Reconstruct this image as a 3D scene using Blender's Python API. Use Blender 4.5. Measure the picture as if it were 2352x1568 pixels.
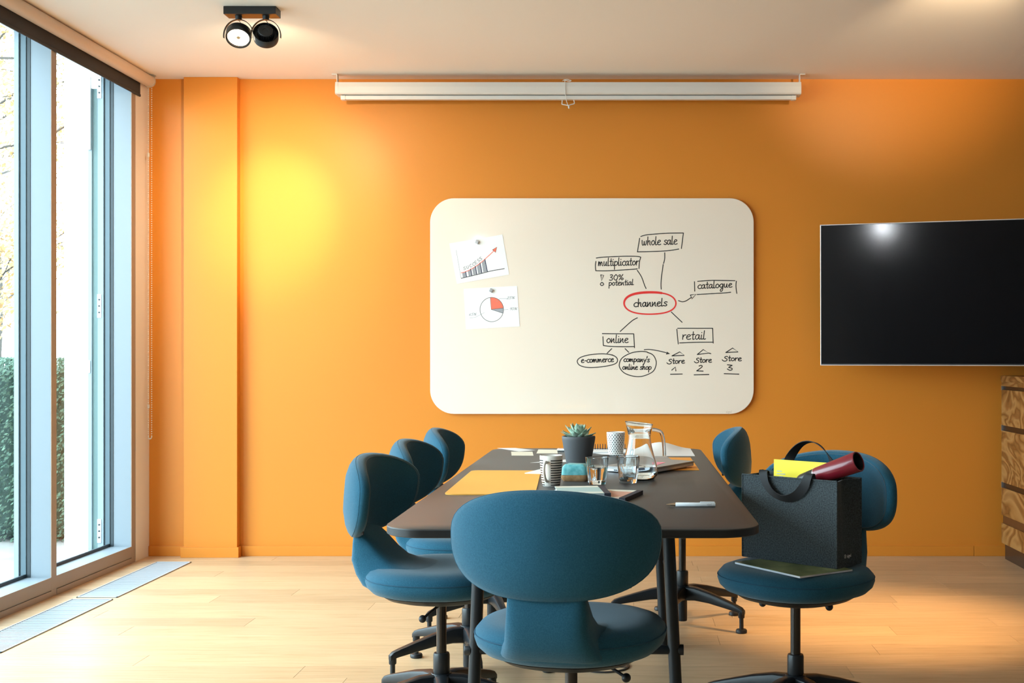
import bpy, bmesh, math, random
from mathutils import Vector, Matrix
R = math.radians
PI = math.pi
random.seed(7)
for o in list(bpy.data.objects):
    bpy.data.objects.remove(o)
sc = bpy.context.scene
COL = sc.collection

# ------------------------------------------------------------------ camera, world, light, exposure
F, HX, HY, CH = 2800.0, 1440.0, 815.0, 1.15          # focal length in px, vanishing point, eye height
cam = bpy.data.cameras.new('camera')
cam.lens = 36.0 * F / 2352
cam.sensor_width = 36.0
cam.shift_x = -(HX - 1176) / 2352
cam.shift_y = (HY - 784) / 2352
cam.clip_start = 0.05
camo = bpy.data.objects.new('camera', cam)
camo.location = (0, 0, CH)
camo.rotation_euler = (PI / 2, 0, 0)
COL.objects.link(camo)
sc.camera = camo

WORLD_COLOR = (0.76, 0.90, 1.0)
WORLD_STRENGTH = 10.5
world = bpy.data.worlds.new('sky')
sc.world = world
world.use_nodes = True
bg = world.node_tree.nodes['Background']
bg.inputs[0].default_value = (*WORLD_COLOR, 1)
bg.inputs[1].default_value = WORLD_STRENGTH

sc.view_settings.view_transform = 'Standard'
sc.view_settings.look = 'None'
sc.view_settings.gamma = 1
sc.view_settings.use_curve_mapping = False
sc.view_settings.exposure = 0.42
sc.cycles.use_denoising = True
sc.cycles.max_bounces = 14
sc.cycles.diffuse_bounces = 6
sc.cycles.transmission_bounces = 12
sc.cycles.transparent_max_bounces = 12
sc.cycles.sample_clamp_indirect = 6
sc.cycles.blur_glossy = 1.0

WARM = (1.0, 0.74, 0.45)
COOLW = (0.95, 0.95, 1.0)
SPOT_WALL = 75.0       # lamp of the visible fixture turned to the wall
SPOT_DOWN = 55.0
SPOT_RIGHT_FLOOR = 420.0
SPOT_RIGHT_WALL = 105.0
SPOT_BACK = 8.0

# window bays let the sky in: portals steer the sampling of the sky
def portal(y0, y1):
    l = bpy.data.lights.new('sky_portal', 'AREA')
    l.shape = 'RECTANGLE'
    l.size = y1 - y0
    l.size_y = 2.6
    l.cycles.is_portal = True
    o = bpy.data.objects.new('sky_portal', l)
    o.location = (-3.2, (y0 + y1) / 2, 1.35)
    o.rotation_euler = (PI / 2, 0, -PI / 2)
    COL.objects.link(o)
portal(1.1, 6.85)

# ------------------------------------------------------------------ helpers
MATS = {}
def mat(name, color=(.8, .8, .8), rough=.5, metal=0.0, spec=.5, coat=0.0, emit=None, estr=0.0, trans=0.0, ior=1.45, sheen=0.0):
    m = bpy.data.materials.new(name)
    m.use_nodes = True
    b = m.node_tree.nodes['Principled BSDF']
    b.inputs['Base Color'].default_value = (*color, 1)
    b.inputs['Roughness'].default_value = rough
    b.inputs['Metallic'].default_value = metal
    b.inputs['Specular IOR Level'].default_value = spec
    b.inputs['Coat Weight'].default_value = coat
    b.inputs['IOR'].default_value = ior
    b.inputs['Transmission Weight'].default_value = trans
    if sheen:
        b.inputs['Sheen Weight'].default_value = sheen
        b.inputs['Sheen Roughness'].default_value = .4
    if emit:
        b.inputs['Emission Color'].default_value = (*emit, 1)
        b.inputs['Emission Strength'].default_value = estr
    MATS[name] = m
    return m

def N(m, t, **kw):
    n = m.node_tree.nodes.new(t)
    for k, v in kw.items():
        setattr(n, k, v)
    return n
def L(m, a, b):
    m.node_tree.links.new(a, b)
def bsdf(m):
    return m.node_tree.nodes['Principled BSDF']

def mottle(m, c1, c2, scale=60, detail=4, bump=0.0, bscale=None, stretch=(1, 1, 1), lo=.35, hi=.65):
    tc = N(m, 'ShaderNodeTexCoord'); mp = N(m, 'ShaderNodeMapping')
    mp.inputs['Scale'].default_value = stretch
    L(m, tc.outputs['Object'], mp.inputs[0])
    nz = N(m, 'ShaderNodeTexNoise')
    nz.inputs['Scale'].default_value = scale
    nz.inputs['Detail'].default_value = detail
    L(m, mp.outputs[0], nz.inputs['Vector'])
    cr = N(m, 'ShaderNodeValToRGB')
    cr.color_ramp.elements[0].position = lo; cr.color_ramp.elements[0].color = (*c1, 1)
    cr.color_ramp.elements[1].position = hi; cr.color_ramp.elements[1].color = (*c2, 1)
    L(m, nz.outputs['Fac'], cr.inputs[0])
    L(m, cr.outputs[0], bsdf(m).inputs['Base Color'])
    if bump:
        nb = N(m, 'ShaderNodeTexNoise')
        nb.inputs['Scale'].default_value = bscale or scale
        nb.inputs['Detail'].default_value = 3
        L(m, mp.outputs[0], nb.inputs['Vector'])
        bp = N(m, 'ShaderNodeBump')
        bp.inputs['Strength'].default_value = bump
        bp.inputs['Distance'].default_value = .002
        L(m, nb.outputs['Fac'], bp.inputs['Height'])
        L(m, bp.outputs[0], bsdf(m).inputs['Normal'])
    return m

BALL = lambda r: [(max(.0004, r * math.sin(PI * k / 10)), -r * math.cos(PI * k / 10)) for k in range(11)]
class MB:
    """collects shapes; build() links them as one mesh object"""
    def __init__(s):
        s.v = []; s.f = []; s.bev = False
    def add(s, vs, fs):
        k = len(s.v)
        s.v += [tuple(p) for p in vs]
        s.f += [tuple(i + k for i in f) for f in fs]
        return s
    def box(s, x0, x1, y0, y1, z0, z1, b=0.0, M=None):
        bm = bmesh.new()
        vs = [bm.verts.new((x, y, z)) for x in (x0, x1) for y in (y0, y1) for z in (z0, z1)]
        for f in ((0, 1, 3, 2), (4, 6, 7, 5), (0, 4, 5, 1), (2, 3, 7, 6), (0, 2, 6, 4), (1, 5, 7, 3)):
            bm.faces.new([vs[i] for i in f])
        if b:
            s.bev = True
            bmesh.ops.bevel(bm, geom=bm.edges[:], offset=b, segments=2, profile=.5, affect='EDGES')
        if M:
            bm.transform(M)
        bm.verts.index_update()
        s.add([p.co[:] for p in bm.verts], [[q.index for q in f.verts] for f in bm.faces])
        bm.free()
        return s
    def loft(s, rings, cap=True, closed=True):
        n = len(rings[0]); fs = []
        vs = [p for r in rings for p in r]
        for i in range(len(rings) - 1):
            for j in range(n if closed else n - 1):
                a = i * n + j; b = i * n + (j + 1) % n
                fs.append((a, b, b + n, a + n))
        if cap:
            fs.append(tuple(range(n - 1, -1, -1)))
            fs.append(tuple(range((len(rings) - 1) * n, len(rings) * n)))
        return s.add(vs, fs)
    def lathe(s, prof, n=32, c=(0, 0, 0), cap=True, mod=None, M=None):
        rings = []
        for r, z in prof:
            ring = []
            for j in range(n):
                a = 2 * PI * j / n
                rr = r * (mod(a, z) if mod else 1)
                p = Vector((c[0] + rr * math.cos(a), c[1] + rr * math.sin(a), c[2] + z))
                ring.append(M @ p if M else p)
            rings.append(ring)
        return s.loft(rings, cap)
    def tube(s, path, r, n=10, cap=True, closed=False):
        P = [Vector(p) for p in path]
        rs = r if isinstance(r, (list, tuple)) else [r] * len(P)
        up = None; rings = []
        m = len(P)
        for i in range(m):
            if closed:
                t = P[(i + 1) % m] - P[i - 1]
            else:
                t = P[min(i + 1, m - 1)] - P[max(i - 1, 0)]
            t.normalize()
            if up is None:
                up = t.orthogonal().normalized()
            up = (up - t * up.dot(t)).normalized()
            w = t.cross(up)
            rings.append([P[i] + (up * math.cos(2 * PI * j / n) + w * math.sin(2 * PI * j / n)) * rs[i] for j in range(n)])
        if closed:
            rings.append(rings[0])
            return s.loft(rings, False)
        return s.loft(rings, cap)
    def prism(s, pts, z0, z1):
        n = len(pts)
        return s.loft([[(x, y, z0) for x, y in pts], [(x, y, z1) for x, y in pts]])
    def ribbon3(s, path, normals, width, thick):
        P = [Vector(p) for p in path]; rings = []
        for i in range(len(P)):
            t = (P[min(i + 1, len(P) - 1)] - P[max(i - 1, 0)]).normalized()
            nn = Vector(normals[i]); nn = (nn - t * nn.dot(t)).normalized()
            w = t.cross(nn)
            rings.append([P[i] + w * a * width / 2 + nn * b * thick / 2 for a, b in ((-1, -1), (1, -1), (1, 1), (-1, 1))])
        return s.loft(rings)
    def build(s, name, m, parent=None, smooth=True, kind=None, M=None):
        me = bpy.data.meshes.new(name)
        me.from_pydata(s.v, [], s.f)
        bm = bmesh.new(); bm.from_mesh(me)
        bmesh.ops.recalc_face_normals(bm, faces=bm.faces[:])
        if M:
            bm.transform(M)
        bm.to_mesh(me); bm.free()
        if smooth:
            me.shade_smooth()
            try:
                me.set_sharp_from_angle(angle=R(38))
            except Exception:
                pass
        if m:
            me.materials.append(m)
        o = bpy.data.objects.new(name, me)
        COL.objects.link(o)
        if smooth and s.bev:                          # keep the broad faces of softened boxes flat-shaded
            w = o.modifiers.new('weighted_normal', 'WEIGHTED_NORMAL'); w.keep_sharp = True
        if parent:
            o.parent = parent
        if kind:
            o['kind'] = kind
        return o

def tag(o, label=None, cat=None, group=None, kind=None):
    if label: o['label'] = label
    if cat: o['category'] = cat
    if group: o['group'] = group
    if kind: o['kind'] = kind
    return o
def thing(name, label, cat, loc=(0, 0, 0), rz=0, group=None):
    o = bpy.data.objects.new(name, None)
    o.empty_display_size = .1
    COL.objects.link(o)
    o.location = loc
    o.rotation_euler = (0, 0, rz)
    return tag(o, label, cat, group)
def struct(name, mb, m, parent=None, smooth=True):
    o = mb.build(name, m, parent, smooth)
    if not parent:
        o['kind'] = 'structure'
    return o
def sroot(name, loc=(0, 0, 0)):
    o = bpy.data.objects.new(name, None)
    COL.objects.link(o); o.location = loc
    o['kind'] = 'structure'
    return o
def copy_tree(o, parent=None):
    c = o.copy(); COL.objects.link(c)
    if parent:
        c.parent = parent
    for ch in list(o.children):
        copy_tree(ch, c)
    return c
def smoothpts(pts, k=6, closed=False):
    n = len(pts); out = []
    P = [Vector(p) for p in pts]
    if n < 3:
        return P
    seg = n if closed else n - 1
    for i in range(seg):
        if closed:
            a, b, c, d = P[i - 1], P[i], P[(i + 1) % n], P[(i + 2) % n]
        else:
            a, b, c, d = P[max(i - 1, 0)], P[i], P[i + 1], P[min(i + 2, n - 1)]
        for j in range(k):
            t = j / k
            out.append(.5 * (2 * b + (c - a) * t + (2 * a - 5 * b + 4 * c - d) * t * t + (3 * b - a - 3 * c + d) * t ** 3))
    if not closed:
        out.append(P[-1])
    return out
def rrect(x0, x1, y0, y1, r, n=6):
    pts = []
    rs = r if isinstance(r, (list, tuple)) else [r] * 4
    for (cx, cy, a0), q in zip(((x1, y1, 0), (x0, y1, 90), (x0, y0, 180), (x1, y0, 270)), rs):
        sx = -1 if cx == x1 else 1; sy = -1 if cy == y1 else 1
        for k in range(n + 1):
            a = R(a0 + 90 * k / n)
            pts.append((cx + sx * q + q * math.cos(a), cy + sy * q + q * math.sin(a)))
    return pts
def stroke2d(mb, pts, w, to3d, smooth=True, closed=False, k=5, flush=True, caps=True):
    """flat ink line on a surface; to3d maps (u, v) of the surface to space"""
    P = [Vector((p[0], p[1], 0)) for p in pts]
    if smooth and len(P) > 2:
        P = smoothpts(P, k, closed)
    if closed:
        P.append(P[0])
    vs = []; fs = []
    ws = w if callable(w) else (lambda t: w)
    m = len(P)
    for i in range(m):
        a, b = P[max(i - 1, 0)], P[min(i + 1, m - 1)]
        t = b - a
        if t.length < 1e-9:
            t = Vector((1, 0, 0))
        t.normalize(); nn = Vector((-t.y, t.x, 0)) * ws(i / max(m - 1, 1)) / 2
        vs += [P[i] + nn, P[i] - nn]
    for i in range(m - 1):
        fs.append((2 * i, 2 * i + 1, 2 * i + 3, 2 * i + 2))
    for e, q in (((0, 0.), (m - 1, 1.)) if caps else ()):
        k0 = len(vs); rr = ws(q) / 2
        vs += [P[e] + Vector((rr * math.cos(2 * PI * j / 8), rr * math.sin(2 * PI * j / 8), 0)) for j in range(8)]
        fs.append(tuple(range(k0, k0 + 8)))
    mb.add([to3d(v.x, v.y) for v in vs], fs)
    if flush and hasattr(mb, 'flush'): mb.flush()
def poly2d(mb, pts, to3d):
    mb.add([to3d(*p) for p in pts], [tuple(range(len(pts)))])
    if hasattr(mb, 'flush'): mb.flush()
def text_mesh(txt, size, m, parent, M, name='lettering'):
    cu = bpy.data.curves.new('t', 'FONT')
    cu.body = txt; cu.size = size; cu.align_x = 'CENTER'; cu.align_y = 'CENTER'; cu.resolution_u = 2
    to = bpy.data.objects.new('t', cu); COL.objects.link(to)
    dg = bpy.context.evaluated_depsgraph_get(); dg.update()
    me = bpy.data.meshes.new_from_object(to.evaluated_get(dg))
    bpy.data.objects.remove(to)
    me.transform(M); me.materials.clear(); me.materials.append(m)
    o = bpy.data.objects.new(name, me); COL.objects.link(o); o.parent = parent
    return o

TZ = 0.73                                     # table top height
def on_plane(px, py, z):                      # a point measured in the photograph, on a horizontal plane
    y = F * (CH - z) / (py - HY)
    return Vector(((px - HX) * y / F, y, z))
def at_depth(px, py, y):
    return Vector(((px - HX) * y / F, y, CH - (py - HY) * y / F))

# ------------------------------------------------------------------ materials
m_orange = mat('orange_paint', (.70, .248, .030), .40, spec=.35)
m_ceil = mat('ceiling_paint', (.90, .845, .77), .9)
m_white = mat('white_wall', (.82, .79, .75), .8)
m_dim = mat('darkened_wall', (.13, .11, .10), .8)  # for the unseen walls, made dark to keep fill light low
m_alu = mat('window_aluminium', (.215, .255, .29), .45, metal=.0, spec=.5)
m_alu_shade = mat('frame_inner_shade', (.36, .30, .26), .5)  # warm shade of the room side put into the aluminium's colour
m_gasket = mat('dark_gasket', (.035, .05, .06), .5)
m_gasket2 = mat('slate_sash', (.09, .14, .17), .45)
m_facade = mat('white_facade', (.85, .86, .85), .7)
m_steel = mat('brushed_steel', (.60, .62, .63), .3, metal=.9)
m_hinge = mat('hinge_metal', (.75, .78, .78), .35, metal=.6)
m_teal = mat('teal_profile', (.10, .165, .16), .5)
m_blind = mat('blind_fabric', (.045, .048, .055), .85)
m_tube = mat('roller_fabric', (.66, .53, .42), .6)
m_black = mat('black_metal', (.012, .013, .015), .38)
m_blackplastic = mat('black_plastic', (.014, .014, .016), .45)
m_darkmetal = mat('charcoal_metal', (.011, .013, .016), .38, spec=.4)
m_chrome = mat('dark_chrome', (.055, .05, .048), .2, metal=.9)
m_screenwhite = mat('screen_case_white', (.76, .74, .70), .45)
m_board = mat('board_glass', (.94, .82, .69), .4, coat=.9)
bsdf(m_board).inputs['Coat Roughness'].default_value = .04
bsdf(m_board).inputs['Coat IOR'].default_value = 1.9
m_boardedge = mat('board_edge', (.70, .62, .50), .3)
m_ink = mat('marker_ink', (.025, .022, .02), .6)
m_red = mat('red_marker', (.80, .035, .03), .5)
m_paper = mat('white_paper', (.88, .89, .88), .7)
m_pencil = mat('pencil_grey', (.30, .30, .32), .8)
m_coral = mat('coral_fill', (.90, .19, .12), .8)
m_navy = mat('navy_pen', (.02, .025, .10), .7)
m_hatch = mat('hatch_grey', (.36, .37, .40), .8)
m_magnet = mat('magnet_steel', (.55, .55, .55), .3, metal=.9)
m_tv = mat('tv_glass', (.002, .002, .003), .32, spec=.12, coat=.8)
bsdf(m_tv).inputs['Coat Roughness'].default_value = .10
m_tvframe = mat('tv_bezel', (.75, .70, .66), .3, metal=.7)
m_tableTop = mat('anthracite_laminate', (.055, .056, .058), .45, spec=.32)
m_tableEdge = mat('table_edge_black', (.015, .016, .018), .4)
m_cush = mottle(mat('blue_wool', (.03, .12, .2), .95, spec=.2, sheen=.25), (.0145, .078, .128), (.022, .103, .163), 330, 5, .35, 900)
m_seam = mat('seam_thread', (.014, .07, .12), .9)
m_seam2 = mat('seam_light', (.10, .13, .15), .9)
m_pot = mat('grey_pot', (.085, .088, .095), .6)
m_soil = mat('potting_soil', (.03, .02, .015), .95)
m_leaf = mottle(mat('succulent_leaf', (.3, .45, .33), .55, spec=.4), (.22, .37, .27), (.55, .66, .58), 38, 2)
m_leaf2 = mat('leaf_margin', (.45, .34, .27), .6)
m_mug = mat('mug_ceramic', (.84, .80, .74), .25, spec=.5)
m_glass = mat('clear_glass', (.97, .99, .99), 0.0, trans=1.0, ior=1.45)
m_water = mat('water', (.97, .99, 1.0), 0.0, trans=1.0, ior=1.33)
m_amber = mat('mustard_felt', (.95, .47, .085), .75)
m_amber2 = mat('amber_folder', (.92, .36, .03), .6)
m_cream = mat('cream_note', (.90, .86, .70), .8)
m_tealbag = mottle(mat('turquoise_foil', (.1, .45, .5), .35, spec=.5), (.10, .42, .47), (.22, .62, .66), 60, 3, .5, 60)
m_tan = mottle(mat('tan_kraft', (.4, .22, .1), .55), (.36, .19, .08), (.52, .31, .15), 60, 3, .4, 60)
m_nbteal = mat('pale_teal_cover', (.42, .56, .54), .6)
m_nbstripe = mat('cover_cream_stripe', (.78, .76, .66), .6)
m_nbpink = mat('dusty_pink_cover', (.68, .36, .27), .6)
m_nbdark = mat('charcoal_cloth', (.03, .03, .045), .7)
m_pages = mat('page_block', (.80, .82, .88), .8)
m_laptop = mat('laptop_grey', (.33, .31, .30), .35, metal=.6)
m_laptopside = mat('laptop_silver', (.60, .62, .66), .3, metal=.7)
m_pink = mat('pink_note', (.90, .30, .36), .8)
m_pen = mat('white_pen', (.82, .86, .90), .3)
m_gold = mat('pen_gold', (.45, .33, .22), .3, metal=.8)
m_felt = mottle(mat('charcoal_felt', (.03, .04, .045), 1.0, spec=.1, sheen=.15), (.030, .036, .040), (.070, .083, .090), 260, 6, .2, 700)
m_strap = mat('black_webbing', (.008, .008, .010), .7)
m_yellow = mat('yellow_brochure', (.94, .74, .02), .5)
m_greyprint = mat('grey_print', (.55, .58, .50), .7)
m_wine = mat('burgundy_metal', (.20, .010, .020), .3, spec=.5, coat=.3)
m_logo = mat('white_print', (.8, .8, .8), .6)
m_smallprint = mat('faint_print', (.62, .52, .42), .6)
m_grille = mat('grille_aluminium', (.50, .55, .60), .4, metal=.2)
m_grilleDark = mat('grille_pit_shade', (.05, .055, .06), .8)
m_boxgrey = mat('floor_box_grey', (.045, .042, .042), .4, metal=.3)

def wood_floor():
    m = mat('oak_planks', (.6, .45, .3), .38, spec=.4)
    tc = N(m, 'ShaderNodeTexCoord'); oi = N(m, 'ShaderNodeObjectInfo')
    mul = N(m, 'ShaderNodeMath', operation='MULTIPLY'); mul.inputs[1].default_value = 37.0
    L(m, oi.outputs['Random'], mul.inputs[0])
    cx = N(m, 'ShaderNodeCombineXYZ'); L(m, mul.outputs[0], cx.inputs[0]); L(m, mul.outputs[0], cx.inputs[1])
    ad = N(m, 'ShaderNodeVectorMath', operation='ADD')
    L(m, tc.outputs['Object'], ad.inputs[0]); L(m, cx.outputs[0], ad.inputs[1])
    mp = N(m, 'ShaderNodeMapping'); mp.inputs['Scale'].default_value = (1.1, 16, 1)
    L(m, ad.outputs[0], mp.inputs[0])
    nz = N(m, 'ShaderNodeTexNoise'); nz.inputs['Scale'].default_value = 3.2; nz.inputs['Detail'].default_value = 9; nz.inputs['Roughness'].default_value = .62; nz.inputs['Distortion'].default_value = .6
    L(m, mp.outputs[0], nz.inputs['Vector'])
    cr = N(m, 'ShaderNodeValToRGB')
    e = cr.color_ramp.elements
    e[0].position = .28; e[0].color = (.43, .28, .155, 1)
    e[1].position = .68; e[1].color = (.60, .42, .262, 1)
    k = e.new(.45); k.color = (.535, .372, .218, 1)
    L(m, nz.outputs['Fac'], cr.inputs[0])
    mp2 = N(m, 'ShaderNodeMapping'); mp2.inputs['Scale'].default_value = (2.5, 90, 1)
    L(m, ad.outputs[0], mp2.inputs[0])
    n2 = N(m, 'ShaderNodeTexNoise'); n2.inputs['Scale'].default_value = 2.0; n2.inputs['Detail'].default_value = 5
    L(m, mp2.outputs[0], n2.inputs['Vector'])
    cr2 = N(m, 'ShaderNodeValToRGB')
    cr2.color_ramp.elements[0].position = .3; cr2.color_ramp.elements[0].color = (.84, .82, .80, 1)
    cr2.color_ramp.elements[1].position = .55; cr2.color_ramp.elements[1].color = (1, 1, 1, 1)
    L(m, n2.outputs['Fac'], cr2.inputs[0])
    mx = N(m, 'ShaderNodeMixRGB', blend_type='MULTIPLY'); mx.inputs[0].default_value = .8
    L(m, cr.outputs[0], mx.inputs[1]); L(m, cr2.outputs[0], mx.inputs[2])
    hs = N(m, 'ShaderNodeHueSaturation')
    mr = N(m, 'ShaderNodeMapRange'); mr.inputs[3].default_value = .90; mr.inputs[4].default_value = 1.10
    L(m, oi.outputs['Random'], mr.inputs[0]); L(m, mr.outputs[0], hs.inputs['Value'])
    L(m, mx.outputs[0], hs.inputs['Color'])
    L(m, hs.outputs[0], bsdf(m).inputs['Base Color'])
    bp = N(m, 'ShaderNodeBump'); bp.inputs['Strength'].default_value = .08; bp.inputs['Distance'].default_value = .001
    L(m, n2.outputs['Fac'], bp.inputs['Height']); L(m, bp.outputs[0], bsdf(m).inputs['Normal'])
    return m
m_floor = wood_floor()

def olive_wood():
    m = mat('olive_burl_veneer', (.4, .2, .08), .3, spec=.5, coat=.2)
    tc = N(m, 'ShaderNodeTexCoord'); oi = N(m, 'ShaderNodeObjectInfo')
    mul = N(m, 'ShaderNodeMath', operation='MULTIPLY'); mul.inputs[1].default_value = 23.0
    L(m, oi.outputs['Random'], mul.inputs[0])
    ad = N(m, 'ShaderNodeVectorMath', operation='ADD')
    L(m, tc.outputs['Object'], ad.inputs[0]); L(m, mul.outputs[0], ad.inputs[1])
    nz = N(m, 'ShaderNodeTexNoise'); nz.inputs['Scale'].default_value = 2.0; nz.inputs['Detail'].default_value = 2.5; nz.inputs['Distortion'].default_value = 1.2
    mp = N(m, 'ShaderNodeMapping'); mp.inputs['Scale'].default_value = (1, .8, 1.9)
    L(m, ad.outputs[0], mp.inputs[0]); L(m, mp.outputs[0], nz.inputs['Vector'])
    ml = N(m, 'ShaderNodeMath', operation='MULTIPLY'); ml.inputs[1].default_value = 9.0
    L(m, nz.outputs['Fac'], ml.inputs[0])
    fr = N(m, 'ShaderNodeMath', operation='FRACT'); L(m, ml.outputs[0], fr.inputs[0])
    cr = N(m, 'ShaderNodeValToRGB'); e = cr.color_ramp.elements
    e[0].position = 0; e[0].color = (.11, .040, .010, 1)
    e[1].position = 1; e[1].color = (.17, .068, .018, 1)
    for p, c in ((.25, (.27, .125, .036)), (.55, (.36, .19, .065)), (.8, (.21, .09, .026))):
        k = e.new(p); k.color = (*c, 1)
    L(m, fr.outputs[0], cr.inputs[0]); L(m, cr.outputs[0], bsdf(m).inputs['Base Color'])
    return m
m_olive = olive_wood()

def pane_glass():
    m = bpy.data.materials.new('window_glass'); m.use_nodes = True
    nt = m.node_tree; nt.nodes.clear()
    out = nt.nodes.new('ShaderNodeOutputMaterial'); mix = nt.nodes.new('ShaderNodeMixShader')
    tr = nt.nodes.new('ShaderNodeBsdfTransparent'); gl = nt.nodes.new('ShaderNodeBsdfGlossy')
    lw = nt.nodes.new('ShaderNodeLayerWeight'); lw.inputs['Blend'].default_value = .5
    pw = nt.nodes.new('ShaderNodeMath'); pw.operation = 'POWER'; pw.inputs[1].default_value = 4.0
    fr = nt.nodes.new('ShaderNodeMath'); fr.operation = 'MULTIPLY_ADD'; fr.inputs[1].default_value = .6; fr.inputs[2].default_value = .02
    nt.links.new(lw.outputs['Facing'], pw.inputs[0]); nt.links.new(pw.outputs[0], fr.inputs[0])
    tr.inputs[0].default_value = (.93, .985, .98, 1)
    gl.inputs['Roughness'].default_value = 0.0
    nt.links.new(fr.outputs[0], mix.inputs[0]); nt.links.new(tr.outputs[0], mix.inputs[1]); nt.links.new(gl.outputs[0], mix.inputs[2])
    nt.links.new(mix.outputs[0], out.inputs[0])
    return m
m_pane = pane_glass()

# ------------------------------------------------------------------ room shell
CEIL = 2.73; WALL = 6.985; WX = -2.737; RX = 2.56; FY = -3.2
flo = struct('floor', MB().box(-2.95, RX + .1, FY - .1, WALL + .1, -.12, -.009), m_floor)
rw = .165
pm = {}
row = 0
y = WALL
while y > 2.3:
    y0 = y - rw
    x = WX - .0 - random.uniform(0, 1.4)
    while x < RX:
        ln = random.choice((1.2, 1.6, 2.0))
        a, b = max(x, WX), min(x + ln, RX)
        if b - a > .05:
            mb = MB().box(a + .0005, b - .0005, y0 + .0005, y - .0005, -.009, 0, .0007)
            cx, cy = (a + b) / 2, (y0 + y) / 2
            p = mb.build('plank', m_floor, flo, smooth=False, M=Matrix.Translation((-cx, -cy, 0)))
            p.location = (cx, cy, 0)
        x += ln
    y = y0
    row += 1
struct('ceiling', MB().box(-3.0, RX + .1, FY - .1, WALL + .1, CEIL, CEIL + .12), m_ceil)
struct('wall_back', MB().box(-3.0, RX + .1, WALL, WALL + .14, -.1, CEIL), m_orange)
PX0, PX1, PY = -2.52, -2.216, WALL - .055
struct('trim_1', MB().box(PX0, PX1, PY, WALL - .0005, 0, CEIL, .002), m_orange)     # shallow wall pilaster
bb = MB()
for a, b in ((WX, PX0 - .013), (PX1 + .013, 1.985), (1.986, RX - .002)):
    bb.box(a + .0005, b - .0005, WALL - .014, WALL - .0003, 0, .058, .002)
struct('baseboard_back', bb, m_orange)
struct('baseboard_pilaster', MB().box(PX0 - .014, PX1 + .012, PY - .014, WALL - .002, 0, .058, .002), m_orange)
struct('wall_left', MB().box(WX - .25, WX, 6.792, WALL - .001, -.1, CEIL), m_white)
struct('wall_left', MB().box(WX - .25, WX, FY, 1.159, -.1, CEIL), m_white)  # unseen wall added in place of window bays to cut daylight from behind
struct('wall_right', MB().box(RX, RX + .1, FY, WALL, -.1, CEIL), m_dim)
struct('wall_front', MB().box(-3.0, RX + .1, FY - .1, FY, -.1, CEIL), m_dim)

# window wall: bays of 0.94 m towards the camera, up to the added solid wall
def window(i, y0):
    """bay whose far mullion starts at y0+.885"""
    w = sroot('window_%d' % i, (WX, y0, 0))
    y1 = .885; m0, m1 = y1, y1 + .053
    MB().box(-.100, -.004, m0, m1, .0, CEIL - .0005, .001).build('mullion', m_alu, w)
    MB().box(-.004, 0, m0, m1, .0, CEIL - .0005, .0008).build('mullion_face', m_alu_shade, w)
    MB().box(-.118, -.100, m0 - .003, m1, .092, 2.70).build('gasket', m_gasket, w, False)
    MB().box(-.142, -.118, m0 - .007, m1, .092, 2.70).build('sash_profile', m_gasket2, w, False)
    MB().box(-.150, -.142, m0 - .004, m1, .092, 2.70).build('gasket', m_gasket, w, False)
    MB().box(-.172, -.150, m0 - .012, m1, .092, 2.70).build('outer_bead', m_alu, w, False)
    MB().box(-.17, -.004, 0, y1, .0, .092, .001).build('sill', m_alu, w)
    MB().box(-.004, 0, 0, y1, .031, .092, .0008).build('sill_face', m_alu_shade, w)
    MB().box(-.004, .003, 0, y1, .0, .028, .0008).build('kick_plate', m_alu_shade, w)
    MB().box(-.128, -.118, .0, m0, .092, .108).build('gasket', m_gasket, w, False)
    MB().box(-.17, 0, 0, y1, 2.69, CEIL - .001, .001).build('head_rail', m_alu, w)
    MB().box(-.150, -.144, .0, m0, .09, 2.695).build('glass_pane', m_pane, w, False)
    return w
w1 = window(1, 5.85)
for k in range(2, 7):
    c = copy_tree(w1)
    c.name = 'window_%d' % k
    c.location = (WX, 5.85 - .938 * (k - 1), 0)
# outside reveal of the last bay: white facade return and the folded-back sash hardware
struct('trim_2', MB().box(-3.138, -2.975, 6.80, 7.0, -.3, 3.0), m_facade)
hw = sroot('trim_3', (WX, 6.735, 0))
MB().box(-.235, -.2146, -.012, .05, .05, 2.62).build('outer_profile', m_alu, hw, False)
MB().box(-.2146, -.1857, 0, .05, .05, 2.62).build('seal_strip', m_teal, hw, False)
MB().box(-.1857, -.150, -.004, .05, .05, 2.62).build('inner_profile', m_alu, hw, False)
for z in (2.66 - .03, 1.42, .18):
    h = MB().box(-.183, -.161, -.016, -.0042, z - .065, z + .065, .001).build('hinge_plate', m_hinge, hw)
    for dz in (-.035, 0, .035):
        MB().lathe([(.0005, -.024), (.0055, -.023), (.0055, -.0205), (.0005, -.0200)], 10, M=Matrix.Translation((-.172, .004, z + dz)) @ Matrix.Rotation(-PI / 2, 4, 'X')).build('screw', m_black, h)
MB().box(-.234, -.216, -.026, -.0125, 2.28, 2.68, .002).build('stay_arm', m_hinge, hw)
MB().box(-.234, -.222, -.018, -.0122, 1.05, 1.12, .002).build('latch', m_hinge, hw)

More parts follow.
